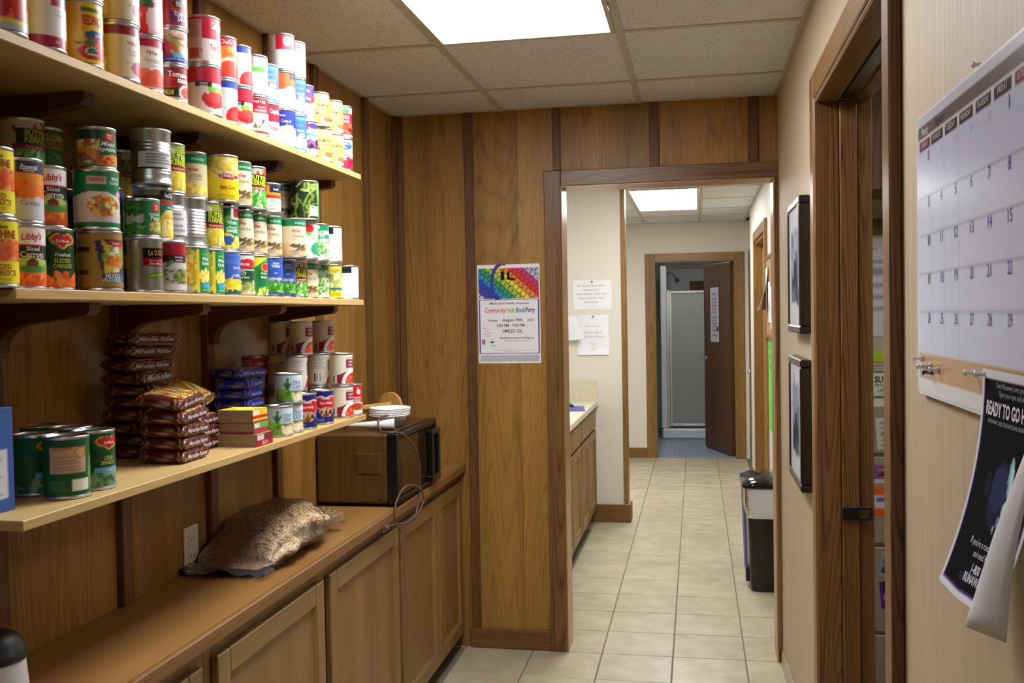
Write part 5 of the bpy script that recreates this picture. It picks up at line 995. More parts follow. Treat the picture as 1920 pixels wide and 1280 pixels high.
# ------------------------------------------------------------------ noodle packs and boxes on the lowest shelf
Z3 = 1.1957
def pack_mesh(name, side, top, bottom, foodcols, word, wcol, L=.124, W=.100, Hh=.027, seed=1, panel=None):
    """a crimped foil pack: local X across (W), Y along the printed side (L), Z up; print on +X side, crimped fins at both Y ends"""
    nx, ny, nz = 11, 23, 7; V = []; Fc = []; C = []; r = random.Random(seed)
    nr = 40
    for j in range(ny):
        t = j/(ny-1); y = -L/2 + L*t; e = min(1, min(t, 1-t)/.11); e = max(0, e)**.5
        fin = 1.0
        for k in range(nr):
            a = 2*PI*k/nr; ca, sa = math.cos(a), math.sin(a); sx = math.copysign(abs(ca)**.35, ca); sz = math.copysign(abs(sa)**.45, sa)
            h2 = Hh/2*e + .0009; w2 = W/2*(.985 + .015*e) + .0012*math.sin(9*t*PI + k)
            x = sx*w2; z = Hh/2 + sz*h2 + (.0012*math.sin(k*1.7 + j*.9) if e > .5 and sz > 0 else 0); yy = y + (.002*math.sin(k*2.2) if j in (0, ny-1) else 0)
            V.append((x, yy, max(0, z)))
            c = side
            if abs(ca) < .80 and .14 < t < .86: c = top if sz > 0 else bottom
            elif t <= .14 or t >= .86:
                c = side if (k*7 + j*5) % 9 else top
                if (t < .01 or t > .99) and k % 3 == 0: c = bottom
            if sz > .75 and .14 < t < .86 and abs(ca) < .74: c = r.choice(foodcols)
            C.append(lin(c))
    Fc += [(j*nr+k, j*nr+(k+1)%nr, (j+1)*nr+(k+1)%nr, (j+1)*nr+k) for j in range(ny-1) for k in range(nr)]
    Fc += [tuple(range(nr))[::-1], tuple((ny-1)*nr + k for k in range(nr))]
    if panel:
        o = len(V); V += [(W/2 + .0022, -L*.38, Hh*.22), (W/2 + .0022, L*.38, Hh*.22), (W/2 + .0022, L*.38, Hh*.82), (W/2 + .0022, -L*.38, Hh*.82)]; Fc.append((o, o+1, o+2, o+3)); C += [lin(panel)]*4
    v, f = glyphs(word, 'CENTER', .02, .15); k = .0125; w = v[:, 0].max() - v[:, 0].min(); kx = min(k, L*.74/w); o = len(V)
    V += [(W/2 + .0026, q*kx, Hh*.36 + u*k) for q, u in v]; Fc += [tuple(q + o for q in ff) for ff in f]; C += [lin(wcol)]*len(v)
    me = write_mesh(name, V, Fc, C, M_foil); sm = [len(p.vertices) == 4 for p in me.polygons]; me.polygons.foreach_set('use_smooth', sm); return me
YEL = ['#d9b23a', '#e8c95a', '#a8442c', '#f0dfa0', '#b8742a', '#8a9a3a', '#7a2a22']
P_br = pack_mesh('noodle_pack', '#5c2320', '#c9a24a', '#b8a58a', YEL, 'Maruchan Ramen', '#d8d2dc', seed=2)
P_bl = pack_mesh('noodle_pack', '#2c43cc', '#d8aa4c', '#b9b2a4', ['#c8923a', '#d9b05a', '#b07828', '#e2c88a'], 'Maruchan Ramen', '#c9cde8', seed=5)
on = ['lowest', 'second from bottom', 'third from bottom', 'fourth from bottom', 'fifth from bottom', 'sixth from bottom', 'fourth from top', 'third from top', 'second from top', 'topmost']
z = Z3; rl = random.Random(11)
ang = [0, .03, -.06, .05, .10, .32, -.05, -.38, -.50, -.46]
for k in range(10):
    h = .0262
    o = link('noodle_pack', P_br, None, (-1.245 + .007*math.sin(k*2.3) + (.008 if k > 6 else 0), 1.985 + .010*math.sin(k*1.7), z), (.03*math.sin(k*1.3), .035*math.sin(k*2.1) if k > 5 else 0, ang[k]))
    tag(o, 'brown noodle pack in tall back stack, %s' % on[k], 'noodle pack', 'brown ramen packs'); z += .0272 + (.0012 if k > 4 else 0)
z = Z3; on5 = ['lowest', 'second from bottom', 'middle one', 'second from top', 'topmost']
for k in range(5):
    dx, dy, az, tx, ty = [(0, 0, .04, 0, 0), (.0, .004, .06, 0, .0), (.002, .002, .02, 0, .0), (.004, -.004, .05, .06, .0), (-.004, -.010, .10, .10, .12)][k]
    o = link('noodle_pack', P_br, None, (-1.118 + dx, 1.918 + dy, z + (.004 if k == 3 else .012 if k == 4 else 0)), (tx, ty, az))
    tag(o, 'brown noodle pack in short front stack, %s' % on5[k], 'noodle pack', 'brown ramen packs'); z += .0275
o = link('noodle_pack', P_br, None, (-1.178, 2.060, Z3 + .118), (.24, .45, .12)); tag(o, 'brown noodle pack leaning behind the short front stack', 'noodle pack', 'brown ramen packs')
o = link('noodle_pack', P_br, None, (-1.172, 2.075, Z3 + .002), (0, 0, .1)); tag(o, 'brown noodle pack on the shelf behind the front stack', 'noodle pack', 'brown ramen packs')
o = link('noodle_pack', P_br, None, (-1.172, 2.075, Z3 + .0295), (0, 0, .04)); tag(o, 'brown noodle pack second up behind the front stack', 'noodle pack', 'brown ramen packs')
o = link('noodle_pack', P_br, None, (-1.172, 2.078, Z3 + .057), (0, 0, .12)); tag(o, 'brown noodle pack third up behind the front stack', 'noodle pack', 'brown ramen packs')
z = Z3; on6 = ['lowest', 'second from bottom', 'third from bottom', 'third from top', 'second from top', 'topmost']
for k in range(6):
    o = link('noodle_pack', P_bl, None, (-1.248 + .004*math.sin(k*2), 2.485 + .006*math.sin(k*1.3), z), (.02*math.sin(k*1.9), 0, [-.05, .04, .10, .14, .20, -.25][k]))
    tag(o, 'blue noodle pack stacked behind the small boxes, %s' % on6[k], 'noodle pack', 'blue ramen packs'); z += .0285
nb = empty('noodle_bag', (-1.18, 2.60, Z3 + .175), 'clear pack of yellow noodles on the back soup cans', 'noodle bag')
# yellow noodles: a small bundle of wavy strands in a thin film
ns = MB()
for k in range(16):
    x0 = rl.uniform(-.018, .018); y0 = rl.uniform(-.03, .03)
    ns.tube([(x0 + .006*math.sin(i*1.4 + k), y0 + .010*math.cos(i*1.2 + k*2), .004 + .0022*i) for i in range(9)], .0014, 5)
so = obj('noodle_strand', ns, plain('egg_noodle', '#d9c070', .6), nb); so['kind'] = 'stuff'
fb = MB(); fb.lathe([(.001, .001), (.030, .001), (.036, .010), (.034, .022), (.022, .029), (.001, .031)], 20); obj('bag_film', fb, film_mat('noodle_film', .05), nb)
def carton(name, w, d, h, loc, arts, label, cat, group=None, rz=0, seam='#8a7a62'):
    """w along X, d along Y; arts: dict face -> Art for 'front' (-Y), 'end' (+X), 'top' """
    t = empty(name, loc, label, cat, group, rz)
    obj('carton_body', MB().box(-w, 0, 0, d, 0, h, c=.001), plain('carton_board', seam, .6), t)
    if 'front' in arts:
        me = sheet_mesh('printed_panel', arts['front'], w-.001, h-.001, M_card, back=False); link('printed_panel', me, t, (-w+.0005, -.0002, .0005))
    if 'end' in arts:
        me = sheet_mesh('printed_panel', arts['end'], d-.001, h-.001, M_card, back=False); link('printed_panel', me, t, (.0002, .0005, .0005), (0, 0, PI/2))
    if 'top' in arts:
        me = sheet_mesh('printed_panel', arts['top'], w-.001, d-.001, M_card, back=False); link('printed_panel', me, t, (-w+.0005, .0005, h+.0002), (-PI/2, 0, 0))
    return t
def flat(base, W=40, H=30): return Art(base, W, H)
fr = lambda: flat('#a08a74').lines(.05, .55, .7, .9, '#8a745f', 4).lines(.1, .15, .5, .4, '#8c765f', 3)
e1 = flat('#a81c28'); e1.rect(0, .45, 1, 1, '#7a2430'); e1.rect(.05, .5, .45, .95, '#d8c8c4'); e1.text('JELLO', .5, .12, .28, '#f0dcd0', wmax=.8)
carton('gelatin_box', .1005, .089, .030, (-1.027, 2.125, Z3), {'front': fr(), 'end': e1}, 'red-ended small carton at the bottom of three by soup cans', 'box', 'small dessert boxes')
e2 = flat('#b8303a'); e2.rect(0, .45, 1, 1, '#5fae4a'); e2.rect(.05, .55, .4, .95, '#e2d8d0'); f2 = fr(); f2.rect(0, 0, 1, .22, '#a8484a')
carton('gelatin_box', .088, .078, .026, (-1.036, 2.131, Z3 + .0303), {'front': f2, 'end': e2, 'top': flat('#a83a40')}, 'green-ended small carton in the middle of three', 'box', 'small dessert boxes')
e3 = flat('#e6c726'); e3.rect(0, .30, 1, .52, '#c2282c'); e3.rect(0, 0, 1, .12, '#c2382c'); e3.rect(.05, .6, .45, .95, '#efe6d0'); t3_ = flat('#e9cf2c'); t3_.blobs(.2, .2, .9, .8, ['#d8b820', '#f3e69a', '#b8902a'], 14, .12, .1, 2); f3 = fr(); f3.rect(0, 0, 1, .10, '#6a7a4a')
carton('gelatin_box', .090, .080, .031, (-1.037, 2.128, Z3 + .0566), {'front': f3, 'end': e3, 'top': t3_}, 'yellow-topped small carton, uppermost of three', 'box', 'small dessert boxes')
bb = Art('#3d5fa6', 30, 60); bb.rect(.12, .12, .92, .60, '#cfd0d6'); bb.lines(.18, .15, .86, .56, '#8f95a4', 12); bb.ell(.5, .76, .22, .08, '#b8a49c'); bb.lines(.3, .64, .8, .72, '#a9b8d8', 2)
t = carton('food_carton', .15, .17, .168, (-1.100, 1.222, Z3), {'end': bb, 'front': Art('#3d5fa6', 20, 30)}, 'blue food carton at the near end of lowest shelf', 'box', seam='#3d5fa6')

# ------------------------------------------------------------------ flyer on the partition
fl = Art('#efeef2', 96, 150)
cols = ['#c4c2d8', '#5a46b4', '#2f4fc4', '#2f96c8', '#35a060', '#a8c832', '#efdc3a', '#ee8a2c', '#e0392f', '#d83a78', '#b9bcc8', '#b9bcc8']
m = (fl.t > .655) & (fl.t < .965) & (fl.s > .02) & (fl.s < .98)
q = (fl.s*.62 + (fl.t-.655)*1.05); kk = np.clip((q*13).astype(int), 0, 11)
for k, c in enumerate(cols): fl.put(m & (kk == k), c)
br = ((fl.s*.9 - fl.t*1.1 + kk*.043)*11) % 1.0
fl.put(m & (br < .16), '#3a3550'); fl.put(m & ((q*13 % 1.0) < .12), '#4a4460')
fl.put((np.abs(np.hypot((fl.s-.43)/1.0, (fl.t-.815)*1.0) - .20) < .022) & (fl.s < .46), '#3b3fa8')
fl.rect(.37, .84, .44, .93, '#16141c').rect(.48, .84, .52, .93, '#16141c').rect(.48, .84, .60, .865, '#16141c')
fl.rect(.02, .095, .98, .65, '#5a3aa0').rect(.035, .105, .965, .64, '#eff0f5'); fl.rect(.03, .02, .97, .085, '#c2c2cc'); 
for k in range(60): fl.rect(.03 + .0157*k, .02 + (k*7 % 5)*.009, .036 + .0157*k, .035 + (k*7 % 5)*.009, '#9a9aa8')
fl.rect(.06, .19, .115, .245, '#8a7fb0').rect(.06, .22, .09, .245, '#d87a80'); fl.ell(.22, .215, .03, .012, '#4a5a8a').ell(.24, .18, .05, .006, '#c2cc7a')
K = '#2c2a40'
fl.text('SMILES ADA Disability Awareness', .5, .598, .021, K, wmax=.88)
for s_, cx_, c_ in (('Commu', .22, '#d8385a'), ('nity', .385, '#e8743a'), ('-W', .47, '#e6c23a'), ('ide', .55, '#8fc04a'), ('Block', .685, '#2f7a9a'), ('Party', .84, '#3a3aa0')): fl.text(s_, cx_, .515, .05, c_, bold=.02, wmax={'Commu': .2, 'nity': .12, '-W': .09, 'ide': .10, 'Block': .15, 'Party': .15}[s_])
fl.text('Tuesday,', .235, .425, .022, K, wmax=.2).text('August 19th,', .56, .425, .030, K, wmax=.38).text('2014', .84, .425, .022, K)
fl.text('3:00 PM - 7:00 PM', .52, .37, .028, K, wmax=.5).text('SMILES CIL', .55, .312, .032, K, wmax=.38)
fl.text('Bethlehem Lutheran Parking Lot', .62, .248, .019, K, wmax=.62).text('1742 S. 2nd St. between Front and Liberty', .63, .222, .012, '#5a5a70', bold=0, wmax=.56)
for k, s_ in enumerate(('Food', 'Fun', 'Activities', 'Music')): fl.text(s_, .11 + .02*k, .352 - .027*k, .016, '#d0506a', bold=0, rot=.22)
fl.text('For more information, to donate, volunteer or sponsor, call the center', .58, .128, .010, '#6a6a80', bold=0, wmax=.72).text('Office or visit us on the web', .54, .113, .009, '#6a6a80', bold=0, wmax=.6)
o = link('event_flyer', sheet_mesh('event_flyer', fl, .283, .440, M_paper, bend=lambda x, z: (0, -.004*((x/.283-.5)*2)**2*(1 if x > .14 else .5) - .002*(z/.44), 0)), None, (-.961, YP - .0012, 1.283)); tag(o, 'rainbow-brick event flyer on the wood paneled partition', 'flyer')

# ------------------------------------------------------------------ papers on the hall stub wall
p1 = Art('#eceef3', 12, 10)
for k, s_ in enumerate(('No food is to be taken', 'without prior', 'authorization.  Staff must', 'be present for food', 'distribution.')): p1.text(s_, .47, .78 - .14*k, .075, '#8a90a0', bold=0, wmax=.80)
p1.text('Thank you', .52, .10, .04, '#a8acb8', bold=0)
def notice(art, w, h, x, y, zb, label, group='paper notices on the hall wall', bend=None, pin='#4a5a3a', rz=0):
    o = link('paper_notice', sheet_mesh('paper_notice', art, w, h, M_paper, bend=bend), None, (x, y, zb), (0, 0, rz)); tag(o, label, 'notice', group)
    if pin: obj('push_pin', MB().lathe([(.001, 0), (.005, .0), (.004, .006), (.003, .010), (.006, .013), (.001, .015)], 12), plain('pin_' + pin, pin, .4), o, (w/2, -.001, h - .012), (PI/2, 0, 0))
    return o
notice(p1, .272, .210, -.866, SY - .0015, 1.526, 'landscape typed notice pinned high on the white hall wall')
p2 = Art('#eceef6', 30, 36); p2.ell(.5, .13, .06, .045, '#d8d49a'); p2.ell(.5, .13, .045, .034, '#ebe7c0')
p2.text('Please remember to', .5, .70, .035, '#9aa0b0', bold=0, wmax=.5).text('If YOU Use It', .5, .53, .055, '#8f95a8', bold=0, wmax=.55).text('YOU Should Clean It!', .5, .43, .05, '#8f95a8', bold=0, wmax=.74).text('Thanks', .5, .25, .04, '#9aa0b0', bold=0)
notice(p2, .222, .286, -.838, SY - .0015, 1.202, 'portrait typed notice with pale yellow dot on hall wall', bend=lambda x, z: (0, -.010*max(0, (.06 - z)/.06)**2, 0), pin='#b03a4a')
p3 = Art('#e8ebf0', 12, 14); p3.rect(0, .5, .3, .9, '#aab2c8'); p3.text('Rules', .4, .8, .06, '#8f95a8', bold=0)
notice(p3, .16, .19, -1.005, SY - .012, 1.29, 'loose curling paper pinned beside the opening', bend=lambda x, z: (.06*(1 - z/.19)*(x/.16), -.05*(1 - z/.19)*(x/.16), .03*(x/.16)*(1 - z/.19)), pin='#3a9aa8')

# ------------------------------------------------------------------ hall counter
hc = empty('hall_cabinet', (-1.32, 4.45, 0), 'oak base cabinet along the left side of the hall', 'cabinet'); HW = SY - .003 - 4.45; hx_ = -.735 + 1.32
obj('carcass', MB().box(.001, hx_-.02, 0, HW, .10, .834), M_cab, hc)
obj('face_frame', MB().box(hx_-.0195, hx_, 0, HW, .095, .834), M_cab_y, hc)
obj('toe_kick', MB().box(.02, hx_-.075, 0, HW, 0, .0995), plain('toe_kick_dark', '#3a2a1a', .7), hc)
for k in range(4):
    y1 = HW - .02 - .44*k - (.02 if k > 1 else 0); y0 = y1 - .425
    d = panel_door(None, hc, y0, y1, .11, .665, hx_+.0006, rail=.055)
    dr = obj('drawer', MB().box(0, .019, y0, y1, .685, .815, c=.004), M_cab_y, hc, (hx_+.0006, 0, 0))
M_lam = mottled('beige_laminate', '#cfc8b0', '#d8d2bc', 40, rough=.4)
o = obj('hall_worktop', MB().box(XHL, -.70, 4.44, SY-.0205, .836, .876, c=.004), M_lam); tag(o, 'beige laminate counter top in the hall', 'counter')
obj('backsplash', MB().box(XHL, -.70, SY-.020, SY-.0005, .836, 1.018, c=.003), M_lam, o)
cb = empty('clipboard', (-.84, 6.25, .8765), 'blue clipboard lying on the beige hall counter', 'clipboard', rz=.15)
obj('board', MB().box(-.115, .115, -.16, .16, 0, .004, c=.001), plain('blue_board', '#2f3fae', .35), cb); obj('clip', MB().box(-.05, .05, .125, .155, .0042, .014, c=.003), M_dark, cb); 
o = obj('paper_sheet', MB().box(-.10, .10, -.14, .14, 0, .0015), plain('white_sheet', '#e6e6e6', .7)); o.location = (-.86, 5.90, .8765); o.rotation_euler = (0, 0, .2); tag(o, 'white paper sheet lying before the blue clipboard', 'paper')
o = obj('green_marker', MB().tube([(0, -.06, .007), (0, .06, .007)], .0065, 10), plain('green_marker_plastic', '#2f9a4a', .35)); o.location = (-.90, 6.55, .8768); o.rotation_euler = (0, 0, 1.2); tag(o, 'green marker lying behind the blue clipboard', 'marker')

# ------------------------------------------------------------------ trash can with liner, blue bin behind
def rrect(w, d, r, n=5):
    out = []
    for cx_, cy_, a0 in ((w/2-r, d/2-r, 0), (-w/2+r, d/2-r, PI/2), (-w/2+r, -d/2+r, PI), (w/2-r, -d/2+r, 1.5*PI)):
        for k in range(n+1): a = a0 + PI/2*k/n; out.append((cx_ + r*math.cos(a), cy_ + r*math.sin(a)))
    return out
def loft(mb, rings, mat=0, cap=True):
    n = len(rings[0][0]); v = [(x, y, z) for ring, z in rings for x, y in ring]; f = [(i*n+k, i*n+(k+1)%n, (i+1)*n+(k+1)%n, (i+1)*n+k) for i in range(len(rings)-1) for k in range(n)]
    mb.add(v, f, mat, True)
    if cap: mb.add(v[:n], [tuple(range(n))[::-1]], mat); mb.add(v[-n:], [tuple(range(n))], mat)
    return mb
tc = empty('trash_can', (.362, 5.40, 0), 'black lidded trash can with white liner by the hall wall', 'trash can')
obj('bin_body', loft(MB(), [(rrect(.185, .29, .04), 0), (rrect(.19, .295, .04), .01), (rrect(.215, .33, .045), .54)]), M_dark, tc)
ln = MB(); rings = []
for i, zz in enumerate((.400, .408, .44, .48, .52, .550, .556)):
    rg = rrect(.217 + .02*(.12 if i == 0 else min(1, i*.4)), .334 + .02*min(1, i*.4), .047, 8); rings.append(([(x*(1 + .022*math.sin(k*1.9 + i)), y*(1 + .018*math.sin(k*2.3 + i*2))) for k, (x, y) in enumerate(rg)], zz + (.010*math.sin(len(rg)*.1) if i == 0 else 0)))
loft(ln, rings, cap=False); obj('bin_liner', ln, film_mat('white_liner_film', .8, '#e9e7ec', .2), tc)
ld = loft(MB(), [(rrect(.262, .375, .05), .558), (rrect(.270, .382, .055), .566), (rrect(.264, .376, .06), .585), (rrect(.20, .31, .07), .606), (rrect(.06, .12, .028), .613)])
obj('lid', ld, plain('black_gloss_lid', '#101112', .12), tc)
obj('pedal', MB().box(-.115, -.094, -.06, .0, .03, .11, c=.006), M_dark, tc)
o = obj('recycling_bin', loft(MB(), [(rrect(.17, .22, .03), 0), (rrect(.20, .25, .035), .50), (rrect(.215, .265, .04), .505), (rrect(.215, .265, .04), .54)]), plain('blue_bin_plastic', '#3348a8', .4)); o.location = (.345, 5.74, 0); tag(o, 'blue recycling bin behind the black trash can', 'bin')

# ------------------------------------------------------------------ hall bulletin board, papers, green sheet
bdb = empty('bulletin_board', (XH - .018, 5.95, 1.31), 'small cork bulletin board with papers on the hall wall', 'board')
M_cork = mottled('cork', '#9a7246', '#b58c5c', 160, rough=.9)
obj('cork_panel', MB().box(.004, .0175, .03, .82, .03, .52), M_cork, bdb)
fb_ = MB().box(0, .0176, 0, .03, 0, .55, c=.002).box(0, .0176, .82, .85, 0, .55, c=.002).box(0, .0176, .0301, .8199, 0, .03, c=.002).box(0, .0176, .0301, .8199, .52, .55, c=.002); obj('wood_frame', fb_, M_trim_y, bdb)
def wallsheet(name, art, w, h, loc, label, cat, group=None, bend=None, mat=None, rx=0):
    o = link(name, sheet_mesh(name, art, w, h, mat or M_paper, bend=bend), None, loc, (0, rx, -PI/2)); tag(o, label, cat, group); return o
for k, (y, zz, w, h) in enumerate(((6.72, 1.50, .2, .28), (6.50, 1.42, .2, .26), (6.30, 1.38, .19, .27))):
    wallsheet('paper_notice', Art('#e6e6ea', 8, 10).lines(.15, .2, .85, .85, '#a0a4b0', 7), w, h, (XH - .020, y, zz), 'white sheet pinned on the hall bulletin board, %s' % ('farthest', 'middle', 'nearest')[k], 'notice', 'sheets on the hall board', bend=(lambda x, z: (0, -.07*(1 - z/.28)**2*(x/.2), 0)) if k == 0 else None)
gs = Art('#57e02c', 8, 20)
for k in range(9): gs.rect(.1, .08 + .1*k, .9, .095 + .1*k, '#3fae22')
wallsheet('green_poster', gs, .45, .62, (XH - .002, 6.72, .70), 'bright green handwritten poster on the hall wall', 'poster')

# ------------------------------------------------------------------ picture frames on the right wall
M_pglass, nt_, b_ = newmat('picture_glass'); mx_ = N(nt_, 'ShaderNodeMixShader'); mx_.inputs[0].default_value = .08; g_ = N(nt_, 'ShaderNodeBsdfGlossy'); g_.inputs['Roughness'].default_value = .05
nt_.links.new(N(nt_, 'ShaderNodeBsdfTransparent').outputs[0], mx_.inputs[1]); nt_.links.new(g_.outputs[0], mx_.inputs[2]); nt_.links.new(mx_.outputs[0], nt_.nodes['Material Output'].inputs['Surface'])
M_fr = plain('dark_frame_wood', '#1c110d', .3)
def picture(y0, y1, z0, z1, seed, label):
    t = empty('picture_frame', (XR, y1, z0), label, 'picture', 'dark framed pictures on the right wall', rz=-PI/2); w, h = y1-y0, z1-z0; b = .024; D = .034
    f = MB()
    ring = [((0, 0), (0, h), (w, h), (w, 0))]
    f.box(0, w, -D, 0, 0, b, c=.004).box(0, w, -D, 0, h-b, h, c=.004).box(0, b, -D, 0, b+.0002, h-b-.0002, c=.004).box(w-b, w, -D, 0, b+.0002, h-b-.0002, c=.004)
    obj('frame', f, M_fr, t)
    a = Art('#d8dade', 30, 34); a.rect(.2, .2, .8, .8, '#6c7a90'); r = random.Random(seed); a.blobs(.24, .24, .76, .5, ['#3a4658', '#4d5a6e', '#2c3442'], 12, .12, .08, seed); a.blobs(.24, .5, .76, .76, ['#8fa0b4', '#a8b4c2'], 8, .16, .07, seed+1); a.ell(.5, .45, .1, .12, '#2a3040')
    link('mounted_print', sheet_mesh('mounted_print', a, w-2*b, h-2*b, M_paper, back=False), t, (b, -.0285, b))
    obj('glazing', MB().box(b, w-b, -.0325, -.0315, b, h-b), M_pglass, t)
picture(3.07, 3.455, 1.425, 1.850, 3, 'dark framed picture, upper of two on the tan wall')
picture(3.07, 3.455, .935, 1.345, 8, 'dark framed picture, lower of two on the tan wall')

# ------------------------------------------------------------------ month planner on the near right wall
cw_, ch_ = .552, .414; Y1, ZB = 1.577, 1.371
ca = Art('#cfd6f2', 150, 110); g = lambda y: (Y1 - y)/cw_; gz = lambda zz: (zz - ZB)/ch_
ca.rect(0, 0, 1, gz(1.392), '#dfe2ea'); ca.rect(0, gz(1.772), 1, 1, '#d3d8e6'); ca.rect(0, 0, g(1.566), 1, '#d3d8e6'); ca.rect(g(1.040), 0, 1, 1, '#d3d8e6')
ca.rect(g(1.566), gz(1.392), g(1.040), gz(1.430), '#c0986a'); ca.rect(g(1.566), gz(1.7525), g(1.040), gz(1.7735), '#6d5f62'); ca.rect(g(1.566), gz(1.7325), g(1.040), gz(1.7525), '#dde0ea')
cy0 = [1.563 - .0745*k for k in range(8)]
for k, nm in enumerate(('SUNDAY', 'MONDAY', 'TUESDAY', 'WEDNESDAY', 'THURSDAY', 'FRIDAY', 'SATURDAY')):
    ca.rect(g(cy0[k]-.004), gz(1.7345), g(cy0[k]-.068), gz(1.7505), '#7a1a52' if k in (0, 6) else '#2a1524'); ca.text(nm, g(cy0[k]-.036), gz(1.7385), .019, '#cfc6d0', wmax=.088)
zr = [1.731, 1.664, 1.607, 1.550, 1.492, 1.431]
for k in range(1, 7): ca.rect(g(cy0[k])-.0012, gz(1.431), g(cy0[k])+.0012, gz(1.731), '#bcc1d8')
for zz in zr[1:5]: ca.rect(g(1.563), gz(zz)-.0025, g(1.041), gz(zz)+.0025, '#aeb3ca')
for r_ in range(5):
    for k in range(7):
        n = r_*7 + k - 4; ys = cy0[k] - .060
        if k == 0: ca.rect(g(ys+.007), gz(zr[r_]-.018), g(ys-.004), gz(zr[r_]-.002), '#8a7480')
        else: ca.rect(g(ys+.007), gz(zr[r_]-.018), g(ys-.006), gz(zr[r_]-.003), '#c3c8de')
        if 1 <= n <= 31 and n != 31: ca.text(str(n), g(ys), gz(zr[r_]-.016), .038, '#4038b4', bold=.0, wmax=.030)
ca.text('Month:', g(1.525), gz(1.756), .030, '#e6e2ea', bold=.02, wmax=.07).text('August', g(1.44), gz(1.757), .032, '#3c3f55', bold=0, shear=.4, wmax=.10)
pln = empty('month_planner', (XR, Y1, ZB), 'white month planner board on the near right wall', 'calendar', rz=-PI/2)
bd = MB(); rr_ = [(x + cw_/2, y + ch_/2) for x, y in rrect(cw_+.004, ch_+.004, .012)]; bd.prism(rr_, 'y', -.009, -.0003); obj('board_body', bd, plain('planner_white_edge', '#dcdfe8', .35), pln)
link('printed_face', sheet_mesh('printed_face', ca, cw_-.004, ch_-.004, M_gloss, back=False), pln, (.002, -.0094, .002))
def pushpin(loc, col, label, clear=False, rot=(0, -PI/2, 0)):
    m_ = plain('pin_clear', '#e9ebf2', .08) if clear else plain('pin_' + col, col, .3)
    o = obj('push_pin', MB().lathe([(.0006, -.008), (.0006, .0), (.0042, .0005), (.0042, .002), (.0026, .004), (.0022, .009), (.0040, .0115), (.0040, .0135), (.001, .014)], 14), m_, None, loc, rot); tag(o, label, 'push pin', 'push pins on the planner strip')
px0 = XR - .0093
pushpin((px0-.0005, 1.545, 1.4235), '', 'clear push pin at the left edge of the planner strip', True)
pushpin((px0-.0005, 1.520, 1.4125), '', 'clear push pin second along the planner strip', True)
pushpin((px0-.0005, 1.493, 1.4150), '', 'clear push pin just above the blue pin', True)
pushpin((px0-.0005, 1.484, 1.4060), '#1f4a9a', 'blue push pin on the planner strip', False)
pushpin((px0-.0005, 1.447, 1.4120), '', 'clear push pin just beyond the blue pin', True)
pushpin((px0-.0005, 1.262, 1.4190), '', 'clear push pin beside the dark poster corner', True)
pushpin((px0-.0012, 1.215, 1.4210), '', 'clear push pin through the dark poster corner', True)
pushpin((XR+.004, 1.275, 1.795), '', 'clear push pin in the wall above the planner', True)

# ------------------------------------------------------------------ dark poster hanging from the planner, lower corner curling up
dp = Art('#dcdce4', 70, 90); dp.rect(.035, .03, .965, .965, '#5a3a7a'); dp.rect(.045, .037, .955, .958, '#0b0a10')
dp.ell(.52, .47, .17, .15, '#23243c'); dp.ell(.50, .50, .12, .10, '#33385c'); dp.ell(.30, .50, .05, .06, '#1f2238'); dp.ell(.64, .56, .035, .09, '#8fc4cc', .1); dp.ell(.655, .55, .02, .08, '#c4e6e6', .1); dp.ell(.62, .42, .02, .03, '#b8cfe0'); dp.ell(.58, .37, .012, .022, '#a8c0d8'); dp.ell(.545, .33, .010, .02, '#90a8c4'); dp.ell(.36, .09, .10, .02, '#2e2e3a'); dp.ell(.40, .10, .05, .015, '#4a4a58')
dp.text("Don't Runaway Love, you are not", .55, .925, .026, '#a9a9b8', bold=0, wmax=.78).text('Open your eyes and arms, here', .58, .89, .026, '#a9a9b8', bold=0, wmax=.74).text('READY TO GO HOME?', .52, .80, .062, '#e2e2ec', bold=.03, wmax=.84).text('RUNAWAY AND THE NATIONAL RUNAWAY LINE', .52, .762, .020, '#b4b4c4', bold=0, wmax=.80)
dp.text("If you're a runaway", .48, .235, .032, '#d8d8e0', bold=0, wmax=.5).text('and need help', .52, .19, .03, '#d8d8e0', bold=0, wmax=.4).text('1-800', .50, .125, .04, '#e2e2ec', wmax=.3).text('RUNAWAY', .52, .08, .04, '#e2e2ec', wmax=.4)
PW, PHt = .212, .252
def pbend(x, z):
    t = 1 - z/PHt; d = -.050*t*t
    return (0, d - .003, .022*t*max(0, x/PW - .35))
po = link('safety_poster', sheet_mesh('safety_poster', dp, PW, PHt, M_satin, bend=pbend), None, (XR - .0098, 1.222, 1.175), (0, 0, -PI/2)); tag(po, 'dark poster hanging askew below the month planner', 'poster')
wsheet = MB(); Vw = []
qa, qb, qc, qd = Vector((.3206, .985, 1.3865)), Vector((.266, 1.05, 1.172)), Vector((.280, .962, 1.186)), Vector((.296, .93, 1.36))
for i in range(11):
    t = i/10
    for k in range(8):
        s = k/7; p = qa.lerp(qb, t).lerp(qd.lerp(qc, t), s); Vw.append(tuple(p + Vector((-.010*math.sin(PI*s) - .006*math.sin(PI*t), -.004*math.sin(PI*t), .004*math.sin(PI*s)*t))))
wsheet.add(Vw, [(i*8+k, i*8+k+1, (i+1)*8+k+1, (i+1)*8+k) for i in range(10) for k in range(7)], 0, True)
wo = obj('curled_sheet', wsheet, plain('white_curled_paper', '#dadade', .6)); tag(wo, 'curled white sheet hanging in front of the dark poster', 'paper')
so_ = wo.modifiers.new('thickness', 'SOLIDIFY'); so_.thickness = .0006

